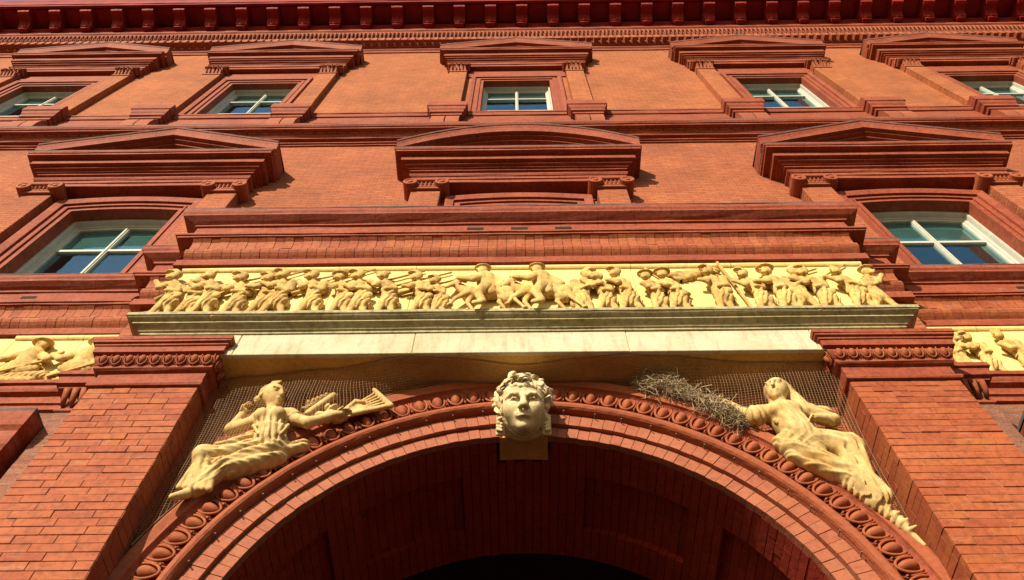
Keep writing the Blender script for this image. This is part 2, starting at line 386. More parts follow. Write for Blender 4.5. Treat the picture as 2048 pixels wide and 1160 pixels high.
# --- main wall, three storeys, with the window openings
W2 = [-5.70, 0.0, 5.70]; W3 = [-10.40, -5.65, 0.0, 5.65, 10.40]
O2 = (0.78, 9.96, 12.30); O3 = (0.74, 16.95, 19.62)
h2 = [(c-O2[0], c+O2[0], O2[1], O2[2]+0.09) for c in W2]; h3 = [(c-O3[0], c+O3[0], O3[1], O3[2]) for c in W3]
wall(-16, 16, 15.2, 23.2, 0, h3).build('upper_wall', 'brick_top', B)
wall(-16, 16, 9.7, 15.2, 0, h2).build('middle_wall', 'brick_mid', B)
for a_, b_ in ((-16, -3.6), (3.6, 16)): wall(a_, b_, 0, 7.6, 0, []).build('lower_wall', 'brick_low', B)
# unseen core added behind, so that no light comes through from the back
core = MB()
core.box(-16, 16, -9, -8.9, 0, 26)
core.box(-16, -15.9, -9, 0, 0, 26); core.box(15.9, 16, -9, 0, 0, 26)
core.box(-16, 16, -9, 0.02, 25.2, 25.4)
for z in (8.9, 15.0): core.box(-16, 16, -9, -0.02, z, z+0.2)
core.build('light_block_core', 'dark', B)

# --- sill entablature stack that breaks forward over the arch
FR0, FR1 = 7.84, 8.80
HB, HM = 3.42, 3.98                         # half widths of the forward block and of its backing step
PB, PM = 0.80, 0.35
plan = [(-16, 0), (-HM, 0), (-HM, PM), (-HB, PM), (-HB, PB), (HB, PB), (HB, PM), (HM, PM), (HM, 0), (16, 0)]
SD = 1.5
sill = empty('sill_cornice', (0, 0, 9.7), B)
sweep([(0.0, 8.81), (0.065, 8.815), (0.065, 8.93), (0.035, 8.945)], plan, side=SD).build('lower_fillet', 'terra', sill)
sweep(arc(0.02, 8.945, 0.02, 9.30, 0.03), plan, side=SD).build('course_backing', 'mortar', sill)
sweep([(0.05, 9.30), (0.15, 9.305), (0.15, 9.335), (0.165, 9.34), (0.165, 9.375), (0.07, 9.39)], plan, side=SD).build('middle_fillet', 'terra', sill)
sweep([(0.09, 9.385), (0.09, 9.665), (0.10, 9.67)], plan, side=SD).build('vent_course', 'terra', sill)
sweep([(0.09, 9.668), (0.112, 9.672), (0.112, 9.70), (0.120, 9.705), (0.150, 9.725), (0.205, 9.765), (0.205, 9.80), (0.220, 9.83), (0.222, 9.90), (0.0, 9.93), (-0.4, 9.935)], plan, side=SD).build('top_cornice', 'terra', sill)
sweep([(0.225, 9.893), (0.228, 9.908), (0.0, 9.938)], plan, side=SD).build('flashing', 'flash', sill)
# moulded rounded bricks of the cushion course, piece by piece
def moulded(width, prof):
    mb = MB(); n = len(prof); h = width/2 - 0.0022
    vs = [(-h, -o, z) for o, z in prof] + [(h, -o, z) for o, z in prof]
    fs = [(j, n+j, n+j+1, j+1) for j in range(n-1)] + [tuple(range(n))[::-1], tuple(range(n, 2*n))]
    mb.add(vs, fs); return mb
def rawmesh(name, mb, mat, smooth=False):
    me = bpy.data.meshes.new(name); me.from_pydata(mb.v, [], mb.f); me.update(); me.materials.append(M[mat])
    if smooth: me.shade_smooth()
    return me
pw = 0.098
p_low = [(0.0, 8.947)] + arc(0.05, 8.95, 0.085, 9.125, 0.05, 6) + [(0.0, 9.128)]
p_up = [(0.0, 9.131)] + [(0.085, 9.132), (0.087, 9.17), (0.09, 9.22), (0.10, 9.265), (0.135, 9.297)] + [(0.0, 9.298)]
me_l = rawmesh('cushion_brick', moulded(pw, p_low), 'brick'); me_u = rawmesh('cove_brick', moulded(pw, p_up), 'brick')
def row(me, x0, x1, P, nm, shift):
    k = max(1, round((x1-x0)/pw)); st = (x1-x0)/k
    for i in range(k):
        o = link(nm, me, None, sill, (x0+st*(i+0.5), -P+rng.uniform(-0.004, 0.004), rng.uniform(-0.002, 0.002)))
        o.scale = (st/pw, 1, 1)
for me, nm in ((me_l, 'cushion_brick'), (me_u, 'cove_brick')):
    row(me, -HB-0.05, HB+0.05, PB, nm, 0); row(me, -7.6, -HM-0.05, 0, nm, 0); row(me, HM+0.05, 7.6, 0, nm, 0)
    row(me, -HM-0.05, -HB-0.1, PM, nm, 0); row(me, HB+0.1, HM+0.05, PM, nm, 0)
# returns of the cushion course (side faces)
for sx in (-1, 1):
    for (xx, P0, P1) in ((HB, PM, PB), (HM, 0, PM)):
        pth = [(sx*xx, P0), (sx*xx, P1)] if sx < 0 else [(sx*xx, P1), (sx*xx, P0)]
        sweep(p_low, pth, side=SD).build('cushion_return', 'brick_i', sill); sweep(p_up, pth, side=SD).build('cove_return', 'brick_i', sill)
# weep vents: black boxes painted for the shade in the slots
for x, P in ((-0.49, PB), (-0.01, PB), (0.47, PB), (-5.62, 0), (5.72, 0)):
    MB().box(x-0.09, x+0.09, P+0.02, P+0.094, 9.545, 9.60).build('vent', 'black', sill)
# solid cores of the block and of its step
c2 = MB(); c2.box(-HB, HB, 0.0, PB-0.03, 7.75, 9.9); c2.box(-HM, HM, 0.0, PM-0.005, 7.4, 9.9); c2.build('block_core', 'brick_mid', B)
# moulding under the frieze on the main wall, and step pilasters beside the piers
lows = empty('frieze_string', (0, 0, 7.6), B)
for sx in (-1, 1):
    pth = [(-16, 0), (-HM, 0)] if sx < 0 else [(HM, 0), (16, 0)]
    sweep([(0.0, 7.53), (0.03, 7.535), (0.03, 7.60), (0.05, 7.61), (0.05, 7.64), (0.025, 7.65), (0.025, 7.75), (0.07, 7.765), (0.085, 7.80), (0.085, 7.85), (0.11, 7.855), (0.11, 7.905), (0.0, 7.92)], pth).build('string_moulding', 'terra', lows)
    MB().box(min(sx*3.5, sx*HM), max(sx*3.5, sx*HM), 0.0, PM, 0, 7.5).build('step_pilaster', 'brick_low', B)
    pth = [(-HM, 0), (-HM, PM), (-3.5, PM)] if sx < 0 else [(3.5, PM), (HM, PM), (HM, 0)]
    sc = empty('step_capital', (sx*3.8, -PM, 7.2), B)
    sweep([(0.0, 7.30), (0.075, 7.31), (0.075, 7.335), (0.11, 7.345), (0.11, 7.44), (0.13, 7.45), (0.13, 7.505), (0.0, 7.53)], pth).build('abacus', 'terra', sc)
    sweep([(0.0, 7.06), (0.02, 7.07), (0.02, 7.10), (0.0, 7.12)], pth).build('astragal', 'terra', sc)
    leaf = MB()
    for k in range(6):
        x = sx*(3.58+0.075*k)
        leaf.tube([W((x, PM+0.01, 7.14)), W((x+0.004, PM+0.055, 7.20)), W((x, PM+0.085, 7.27)), W((x, PM+0.05, 7.30))], 0.02, 0.034, 6)
    leaf.build('leaf_band', 'orn', sc, smooth=True)
    # putlog hole: thin black patch standing in for the shade inside
    MB().box(sx*4.03-0.05, sx*4.03+0.05, 0.001, 0.006, 7.06, 7.12).build('putlog_shade', 'black', B)

for a_, b_ in ((-16, -5.352), (5.702, 16)): MB().box(a_, b_, -0.05, 0.02, 7.92, 8.804).build('frieze_ground', 'panel', B)
# --- first floor window hoods at both sides
for sx in (-1, 1):
    hd = empty('window_hood', (sx*6.05, 0, 6.3), B)
    x0, x1 = (-7.9, -4.22) if sx < 0 else (4.34, 8.0)
    pth = [(x0, 0), (x0, 0.30), (x1, 0.30), (x1, 0)]
    sweep([(0.0, 6.02), (0.0, 6.22), (0.06, 6.25), (0.06, 6.36), (0.14, 6.42), (0.18, 6.50), (0.18, 6.66), (0.215, 6.70), (0.23, 6.82), (0.23, 6.87), (-0.3, 6.93)], pth).build('hood_cornice', 'terra', hd)
    sweep([(0.234, 6.855), (0.238, 6.885), (0.10, 6.91)], pth).build('flashing', 'flash', hd)

# --- piers that carry the stone beam: brick by brick
CH = 0.0738; PI0, PI1, PP = 2.68, 3.58, 0.65
bl, bh = 0.285, 0.0700
def brickmesh(L, D=0.05):
    mb = MB(); mb.box(-L/2, L/2, -D, 0, -bh/2, bh/2, 0.0026); return rawmesh('brick', mb, 'brick')
BR = {}
ZB = 3.95; NC = int((6.99-ZB)/CH)+1; z_off = 6.995
for sx in (-1, 1):
    pr = empty('pier', (sx*3.13, -PP, 0), B)
    xa, xb = min(sx*PI0, sx*PI1), max(sx*PI0, sx*PI1)
    MB().box(xa+0.006, xb-0.006, 0, PP-0.007, 0, 7.02).build('mortar_core', 'mortar', pr)
    side = MB(); outer = MB()
    for c in range(NC):
        zc = z_off - CH*(c+0.5)
        x = xa; first = True
        L = [0.285, 0.140][c % 2] if c % 5 else 0.21
        while x < xb-0.02:
            l = min(L, xb-x)
            if xb-x-l < 0.07: l = xb-x
            key = round(l-0.004, 3)
            if key not in BR: BR[key] = brickmesh(key)
            o = link('brick', BR[key], None, pr, (x+l/2, -(PP+rng.uniform(-0.004, 0.003)), zc+rng.uniform(-0.0012, 0.0012)))
            o.rotation_euler = (rng.uniform(-.004, .004), rng.uniform(-.005, .005), rng.uniform(-.012, .012))
            x += l; L = rng.uniform(0.275, 0.295) if rng.random() < 0.88 else 0.142
        # returns
        for tgt, xs_, dirx in ((side, sx*PI0, -sx), (outer, sx*PI1, sx)):
            P = 0.30 if tgt is side else 0.0; e = PP-0.004
            L = 0.142 if c % 2 else 0.285
            while P < e-0.02:
                l = min(L, e-P); h = rng.uniform(-0.002, 0.004)
                a, b_ = sorted((xs_-dirx*0.04, xs_+dirx*h))
                tgt.box(a, b_, P+0.003, P+l-0.003, zc-bh/2, zc+bh/2); P += l; L = 0.285
    side.build('inner_return_brickwork', 'brick_i', pr)['kind'] = 'stuff'
    outer.build('outer_return_brickwork', 'brick_i', pr)['kind'] = 'stuff'
    # capital
    cp = empty('pier_capital', (sx*3.13, -PP, 7.0), B)
    pth = [(xa, 0.28), (xa, PP), (xb, PP), (xb, 0.0)] if sx > 0 else [(xa, 0.0), (xa, PP), (xb, PP), (xb, 0.28)]
    sweep([(-0.02, 6.995), (0.025, 7.0), (0.03, 7.02), (0.025, 7.045), (0.004, 7.052), (0.004, 7.185)], pth, seg=0.3).build('necking', 'terra', cp)
    sweep([(0.004, 7.187), (0.03, 7.197), (0.05, 7.212), (0.05, 7.245), (0.055, 7.25)], pth, seg=0.3).build('lower_fillet', 'terra', cp)
    sweep(arc(0.045, 7.25, 0.08, 7.358, 0.012), pth, seg=0.3).build('ovolo', 'terra', cp)
    sweep([(0.075, 7.357), (0.115, 7.366), (0.115, 7.44), (0.128, 7.446), (0.132, 7.468), (0.15, 7.475), (0.15, 7.50), (0.158, 7.503), (0.158, 7.55), (0.0, 7.565), (-0.35, 7.566)], pth, seg=0.3).build('abacus', 'terra', cp)
    CAPS = (pth, cp)
    # egg ornament of the capital, front and inner side
    def capegg(x, P, ry, n=9):
        mb = MB(); rings = 7; seg = 10; vs = []; fs = []
        for i in range(rings+1):
            t = i/rings*math.pi/2
            for j in range(seg):
                a = 2*math.pi*j/seg
                vs.append((0.034*math.cos(a)*math.cos(t), -0.036*math.sin(t), 0.052*math.sin(a)*math.cos(t)*(1.0 if math.sin(a) < 0 else 0.92)))
        for i in range(rings):
            for j in range(seg): fs.append((i*seg+j, i*seg+(j+1) % seg, (i+1)*seg+(j+1) % seg, (i+1)*seg+j))
        mb.add(vs, fs)
        mb.tube([(0.045*math.cos(a), -0.012, 0.062*math.sin(a)) for a in [math.pi*(0.12-i/12*1.24) for i in range(13)]], 0.0075, 0.0075, 5)
        mb.tube([(0.062, -0.006, 0.05), (0.062, -0.016, 0.0), (0.062, -0.004, -0.055)], 0.006, 0.003, 5)
        return mb
    if sx < 0: me_ce = rawmesh('egg', capegg(0, 0, 0), 'orn', True)
    k = 9; st = (xb-xa+0.10)/k
    for i in range(k):
        o = link('egg', me_ce, None, cp, (xa-0.05+st*(i+0.5), -(PP+0.072), 7.302)); o.rotation_euler = (R(16), 0, 0); o.scale = (st/0.124,)*1 + (1, 1)
    for i in range(4):
        o = link('egg', me_ce, None, cp, (sx*(PI0-0.072*1), -(0.36+i*0.1), 7.302)); o.rotation_euler = (R(16), 0, R(90 if sx > 0 else -90)*-1); o.scale = (0.8, 1, 1)
    for i in range(6):
        o = link('egg', me_ce, None, cp, (sx*(PI1+0.072), -(0.10+i*0.1), 7.302)); o.rotation_euler = (R(16), 0, R(90 if sx > 0 else -90)); o.scale = (0.8, 1, 1)

# --- arch: spandrel wall, voussoir rings, bead, egg band, vault
AC, AR, AP = 4.65, 2.114, 0.30
def pol(r, phi): return (r*math.sin(phi), AC + r*math.cos(phi))
NA = 96; PHI = R(90)
sp = MB(); vs = []; fs = []
for i in range(NA+1):
    ph = -PHI + 2*PHI*i/NA; x, z = pol(2.66, ph); vs += [W((x, AP, z)), W((x, AP, 7.40))]
for i in range(NA): fs.append((2*i, 2*i+2, 2*i+3, 2*i+1))
sp.add(vs, fs); sp.box(-2.70, -2.655, AP-0.2, AP, 0, 7.40); sp.box(2.655, 2.70, AP-0.2, AP, 0, 7.40)
sp.build('spandrel_wall', 'brick_mid', B)
AV = empty('archivolt', (0, -AP, AC), B)
def ring(name, prof, mat, phi=R(92), n=120, jit=0.0015, smooth=False, skip=None):
    """prof [(r, P)] swept round the arch"""
    mb = MB(); k = len(prof); vs = []; fs = []; rg = random.Random(len(name))
    for i in range(n+1):
        ph = -phi + 2*phi*i/n
        for (r, P) in prof:
            x, z = pol(r+rg.uniform(-jit, jit), ph); vs.append(W((x, P+rg.uniform(-jit, jit), z)))
    for i in range(n):
        for j in range(k-1): fs.append((i*k+j, (i+1)*k+j, (i+1)*k+j+1, i*k+j+1))
    mb.add(vs, fs); return mb.build(name, mat, AV, smooth=smooth)
ring('ring_backing', [(2.118, AP-0.055), (2.118, AP-0.012), (2.24, AP-0.012), (2.24, AP+0.02), (2.40, AP+0.02)], 'mortar')
ring('bead', [(2.372, AP+0.02), (2.378, AP+0.05)] + [(2.423-0.045*math.cos(t), AP+0.062+0.052*math.sin(t)) for t in [math.pi*i/7 for i in range(8)]] + [(2.475, AP+0.05)], 'orn')
ring('egg_ground', [(2.47, AP+0.055), (2.476, AP+0.075), (2.484, AP+0.035), (2.58, AP+0.045), (2.66, AP+0.075), (2.675, AP+0.09)], 'terra')
ring('outer_fillet', [(2.672, AP+0.08), (2.680, AP+0.112), (2.70, AP+0.115), (2.745, AP+0.128), (2.765, AP+0.125), (2.765, AP-0.02)], 'orn')
# two rings of voussoirs
def vmesh(r0, r1, dphi, D):
    mb = MB(); g = 0.0016; c = 0.002; vs = []
    for (rr, PP_) in ((0, -D), (0, -c), (c, 0)):
        for (r, s) in ((r0+g+rr, -1), (r1-g-rr, -1), (r1-g-rr, 1), (r0+g+rr, 1)):
            a = dphi/2 - (g+rr)/r; vs.append((r*math.sin(a)*s, -PP_, r*math.cos(a)))
    fs = []
    for lv in (0, 1):
        b0 = lv*4
        for j in range(4): fs.append((b0+j, b0+(j+1) % 4, b0+4+(j+1) % 4, b0+4+j))
    fs.append((8, 9, 10, 11)); mb.add(vs, fs); return mb
KEYW = 0.20
for r0, r1, P, nm, ph0 in ((2.114, 2.232, AP, 'soffit_voussoir', R(2.37)), (2.238, 2.366, AP+0.035, 'face_voussoir', R(2.37))):
    n = round(2*R(88)/ph0); dp = 2*R(88)/n; me = rawmesh(nm, vmesh(r0, r1, dp, 0.06), 'vous')
    for i in range(n):
        ph = -R(88)+dp*(i+0.5)
        if abs(r0*math.sin(ph)) < KEYW-0.01 and math.cos(ph) > 0: continue
        o = link(nm, me, None, AV, (0, -(P+rng.uniform(-0.004, 0.003)), AC)); o.rotation_euler = (0, ph, 0)
# egg and dart, one by one
def egg_mesh():
    mb = MB(); rings = 7; seg = 14; vs = []; fs = []
    for i in range(rings+1):
        t = i/rings*math.pi/2
        for j in range(seg):
            a = 2*math.pi*j/seg; sa = math.sin(a)
            vs.append((0.0455*math.cos(a)*math.cos(t)*(1.0+0.14*sa), -0.062*math.sin(t), (0.086 if sa < 0 else 0.078)*sa*math.cos(t)))
    for i in range(rings):
        for j in range(seg): fs.append((i*seg+j, i*seg+(j+1) % seg, (i+1)*seg+(j+1) % seg, (i+1)*seg+j))
    mb.add(vs, fs)
    mb.tube([(0.0635*math.cos(a)*(1+0.10*math.sin(a)), -0.026, 0.006+0.104*math.sin(a)) for a in [math.pi*(0.20-i/14*1.40) for i in range(15)]], 0.0105, 0.0105, 6)
    return mb
def dart_mesh():
    mb = MB()
    mb.tube([(0, -0.026, 0.085), (0, -0.026, 0.02), (0, -0.018, -0.06)], 0.0085, 0.006, 6)
    mb.tube([(0, -0.018, -0.052), (0, -0.030, -0.072), (0, -0.010, -0.092)], 0.014, 0.002, 5)
    return mb
me_e = rawmesh('egg', egg_mesh(), 'orn', True); me_d = rawmesh('dart', dart_mesh(), 'orn', True)
RE = 2.577; dE = R(3.45)
i = 0
for s in (-1, 1):
    for k in range(26):
        ph = s*(R(6.1) + dE*k); x, z = pol(RE, ph)
        o = link('egg', me_e, None, AV, W((x, AP+0.052, z))); o.rotation_euler = (R(-6), ph, rng.uniform(-.03, .03)); sc_ = rng.uniform(0.97, 1.03); o.scale = (sc_, sc_*rng.uniform(0.9, 1.05), sc_)
        x, z = pol(RE, ph + s*dE/2)
        o = link('dart', me_d, None, AV, W((x, AP+0.05, z))); o.rotation_euler = (R(-6), ph+s*dE/2, 0)
# net fixing pins along the bead
pin = MB(); pin.tube([(0, 0.02, 0), (0, -0.05, 0)], 0.004, 0.004, 6); pin.tube([(0, -0.045, 0), (0, -0.056, 0)], 0.007, 0.006, 8)
me_p = rawmesh('fixing_pin', pin, 'iron')
for s in (-1, 1):
    for k in range(13):
        ph = s*(R(8.5)+R(5.7)*k+R(rng.uniform(-0.5, 0.5))); x, z = pol(2.357, ph)
        link('fixing_pin', me_p, None, AV, W((x, AP+0.03, z)))
# vault bricks with sunk panels, then the jambs and the dark hall behind
VA = empty('vault', (0, 0, AC), B)
VP0, VP1 = AP-0.062, -1.04
vb = MB(); shell = MB()
ncrs = 90; dph = 2*R(90)/ncrs
coff = [(R(13.4), R(38)), (-R(38), -R(13.4)), (R(46), R(70)), (-R(70), -R(46))]
def boxpolar(mb, r0, r1, ph0, ph1, P0, P1):
    pts = []
    for P in (P0, P1):
        for (r, ph) in ((r0, ph0), (r0, ph1), (r1, ph1), (r1, ph0)):
            x, z = pol(r, ph); pts.append(W((x, P, z)))
    mb.add(pts, [(0, 1, 5, 4), (1, 2, 6, 5), (2, 3, 7, 6), (3, 0, 4, 7), (0, 3, 2, 1), (4, 5, 6, 7)])
for c in range(ncrs):
    ph0 = -R(90)+dph*c; phc = ph0+dph/2
    inC = any(a < phc < b for a, b in coff)
    cuts = [VP0]; P = VP0-(0.11 if c % 2 else 0.222)
    while P > VP1+0.03: cuts.append(P); P -= 0.222
    cuts.append(VP1)
    if inC: cuts = sorted(set(cuts) | {-0.09, -0.69}, reverse=True)
    for a, b in zip(cuts[:-1], cuts[1:]):
        if a-b < 0.01: continue
        mid = (a+b)/2; r = AR+0.002
        if inC and -0.69 < mid < -0.09: r += 0.055
        if abs(r*math.sin(phc)) < KEYW+0.02 and mid > 0.02 and math.cos(phc) > 0: continue
        r += rng.uniform(-0.003, 0.003)
        boxpolar(vb, r, r+0.1, ph0+0.0011, ph0+dph-0.0011, b+0.002, a-0.002)
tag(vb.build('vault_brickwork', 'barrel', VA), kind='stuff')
vs = []; fs = []
for i in range(61):
    ph = -R(90)+R(180)*i/60
    x, z = pol(AR+0.075, ph); vs += [W((x, VP0-0.05, z)), W((x, VP1, z))]
for i in range(60): fs.append((2*i, 2*i+1, 2*i+3, 2*i+2))
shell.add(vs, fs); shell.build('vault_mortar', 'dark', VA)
for s in (-1, 1):
    a, b = sorted((s*AR, s*(AR+0.5))); MB().box(a, b, VP1, VP0, 0, AC).build('arch_jamb', 'brick_low', B)
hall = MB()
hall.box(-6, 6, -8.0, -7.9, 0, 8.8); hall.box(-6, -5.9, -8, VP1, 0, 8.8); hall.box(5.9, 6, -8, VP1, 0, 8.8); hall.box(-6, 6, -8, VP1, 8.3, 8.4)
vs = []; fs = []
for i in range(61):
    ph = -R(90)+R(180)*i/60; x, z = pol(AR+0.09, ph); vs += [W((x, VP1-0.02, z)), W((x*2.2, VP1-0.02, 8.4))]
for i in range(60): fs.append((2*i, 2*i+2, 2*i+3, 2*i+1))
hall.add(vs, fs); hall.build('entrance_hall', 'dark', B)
# keystone block
kb = MB(); vs = []
for (P, g) in ((0.054, 0), (AP-0.01, 0)):
    for (x, z) in ((-0.198, AC+math.sqrt((AR-0.004)**2-0.198**2)), (0, AC+AR-0.004), (0.198, AC+math.sqrt((AR-0.004)**2-0.198**2)), (0.215, 7.34), (-0.215, 7.34)): vs.append(W((x, P, z)))
kb.add(vs, [(0, 1, 6, 5), (1, 2, 7, 6), (2, 3, 8, 7), (3, 4, 9, 8), (4, 0, 5, 9), (5, 6, 7, 8, 9), (4, 3, 2, 1, 0)])
kb.build('keystone', 'key', AV)

# --- pale stone beam with cornice over the arch
SB = empty('stone_beam', (0, -0.5, 7.36), B)
MB().box(-3.36, 3.36, 0.28, 0.72, 7.36, 7.74).build('fascia_core', 'soffit', SB)
cuts = [-3.36, -2.5, -0.95, 0.92, 2.55, 3.36]
for a, b in zip(cuts[:-1], cuts[1:]): MB().box(a+0.003, b-0.003, 0.69, 0.7265+rng.uniform(-0.002, 0.002), 7.357, 7.70, 0.004).build('fascia_block', 'stone', SB)
prof = [(0.0, 7.675), (0.022, 7.68), (0.022, 7.706), (0.036, 7.709)] + arc(0.04, 7.712, 0.085, 7.748, -0.008, 4) + [(0.10, 7.751), (0.10, 7.768)] + arc(0.105, 7.771, 0.15, 7.80, 0.008, 4) + [(0.16, 7.803), (0.16, 7.845), (-0.1, 7.86)]
sweep(prof, [(-3.40, 0.36), (-3.40, 0.72), (3.40, 0.72), (3.40, 0.36)], jit=0.0018).build('beam_cornice', 'stone_weather', SB)

# --- second storey windows
def framesweep(pts, prof, closed=False):
    """pts (x,z) round an opening, prof [(d, P)] d = distance outward of the opening"""
    n = len(pts); k = len(prof); vs = []; fs = []
    cx = sum(p[0] for p in pts)/n; cz = sum(p[1] for p in pts)/n
    nm = []
    for i in range(n):
        a = Vector(pts[max(i-1, 0)]); b = Vector(pts[min(i+1, n-1)]); p = Vector(pts[i])
        ds = []
        if i > 0: d = (p-a).normalized(); ds.append(Vector((-d.y, d.x)))
        if i < n-1: d = (b-p).normalized(); ds.append(Vector((-d.y, d.x)))
        m = ds[0] if len(ds) == 1 else (ds[0]+ds[1])/(1+ds[0].dot(ds[1])); nm.append(m)
    for i in range(n):
        for (d, P) in prof: q = Vector(pts[i])+nm[i]*d; vs.append(W((q.x, P, q.y)))
    for i in range(n-1):
        for j in range(k-1): fs.append((i*k+j, (i+1)*k+j, (i+1)*k+j+1, i*k+j+1))
    return MB().add(vs, fs)
def window(cx, hw, z0, z1, rise, P, bars, parent=None):
    """sash window: frame, muntins, panes; rise = height of the curved head"""
    w_ = empty('window', (cx, -P, z0), B)
    def head(x): return z1 + rise*(1-((x-cx)/hw)**2)
    xs = [cx+hw*t for t in (-1, -0.66, -0.33, 0, 0.33, 0.66, 1)]
    pts = [(cx-hw, z0)] + [(x, head(x)) for x in xs] + [(cx+hw, z0)]
    framesweep(pts, [(0.02, P+0.13), (-0.030, P+0.13), (-0.034, P+0.11), (-0.034, P+0.055), (-0.066, P+0.05), (-0.070, P+0.03), (-0.094, P+0.022), (-0.098, P-0.03)]).build('frame', 'wood', w_)
    inn = hw-0.096
    rows = [z0] + bars + [z1+rise]
    mu = MB(); mu.box(cx-0.032, cx+0.032, P-0.025, P+0.035, z0, z1+rise-0.1); mu.box(cx-0.014, cx+0.014, P+0.035, P+0.05, z0, z1+rise-0.1); mu.build('mullion', 'wood', w_)
    for zb in bars:
        mu = MB()
        for s in (-1, 1):
            a, b = sorted((cx+s*0.032, cx+s*inn)); mu.box(a, b, P-0.02, P+0.032, zb-0.028, zb+0.028)
        mu.build('glazing_bar', 'wood', w_)
    for i in range(len(rows)-1):
        for s in (-1, 1):
            a, b = sorted((cx+s*0.03, cx+s*(inn+0.004)))
            MB().box(a, b, P-0.006, P, rows[i]+0.02, rows[i+1]-(0.02 if i < len(rows)-2 else 0.08)).build('pane', 'glass', w_)
    # room behind
    rm = MB(); D = 1.6
    x0, x1, za, zb = cx-hw-0.6, cx+hw+0.6, z0-0.4, z1+rise+0.5
    rm.add([W(p) for p in ((x0, P-D, za), (x1, P-D, za), (x1, P-D, zb), (x0, P-D, zb), (x0, P-0.06, za), (x1, P-0.06, za), (x1, P-0.06, zb), (x0, P-0.06, zb))], [(0, 1, 2, 3), (0, 4, 5, 1), (1, 5, 6, 2), (2, 6, 7, 3), (3, 7, 4, 0)])
    rm.build('room', 'room', w_)
    bl_ = MB(); zt = z1+rise-0.05; k = 0
    zz = zt
    while zz > bars[-1]+0.03:
        bl_.add([W(p) for p in ((cx-hw+0.1, P-0.042, zz), (cx+hw-0.1, P-0.042, zz), (cx+hw-0.1, P-0.046, zz-0.046), (cx-hw+0.1, P-0.046, zz-0.046))], [(0, 1, 2, 3)]); zz -= 0.05
    bl_.build('blind', 'blind', w_)
    return w_
def raking(line, prof, z_end):
    """cornice following line [(x,z)], prof [(P, dz)]"""
    n = len(line); k = len(prof); vs = []; fs = []; rg = random.Random(3)
    for (x, z) in line:
        for (P, dz) in prof: vs.append(W((x, P+rg.uniform(-.002, .002), z+dz)))
    for i in range(n-1):
        for j in range(k-1): fs.append((i*k+j, (i+1)*k+j, (i+1)*k+j+1, i*k+j+1))
    mb = MB().add(vs, fs)
    for (x, z) in (line[0], line[-1]):
        v = [W((x, P, z+dz)) for P, dz in prof] + [W((x, 0.0, z+prof[-1][1])), W((x, 0.0, z+prof[0][1]))]
        mb.add(v, [tuple(range(len(v)))])
    return mb
def disc(mb, x, P0, P1, z, r, n=16, spiral=True):
    vs = []
    for P, rr in ((P0, r), (P1-0.006, r), (P1, r-0.008), (P1, r*0.72), (P1-0.012, r*0.62), (P1-0.012, r*0.42), (P1+0.004, r*0.30)):
        vs += [W((x+rr*math.cos(2*math.pi*j/n), P, z+rr*math.sin(2*math.pi*j/n))) for j in range(n)]
    fs = []
    for i in range(6):
        for j in range(n): fs.append((i*n+j, i*n+(j+1) % n, (i+1)*n+(j+1) % n, (i+1)*n+j))
    fs.append(tuple(6*n+j for j in range(n))); mb.add(vs, fs)
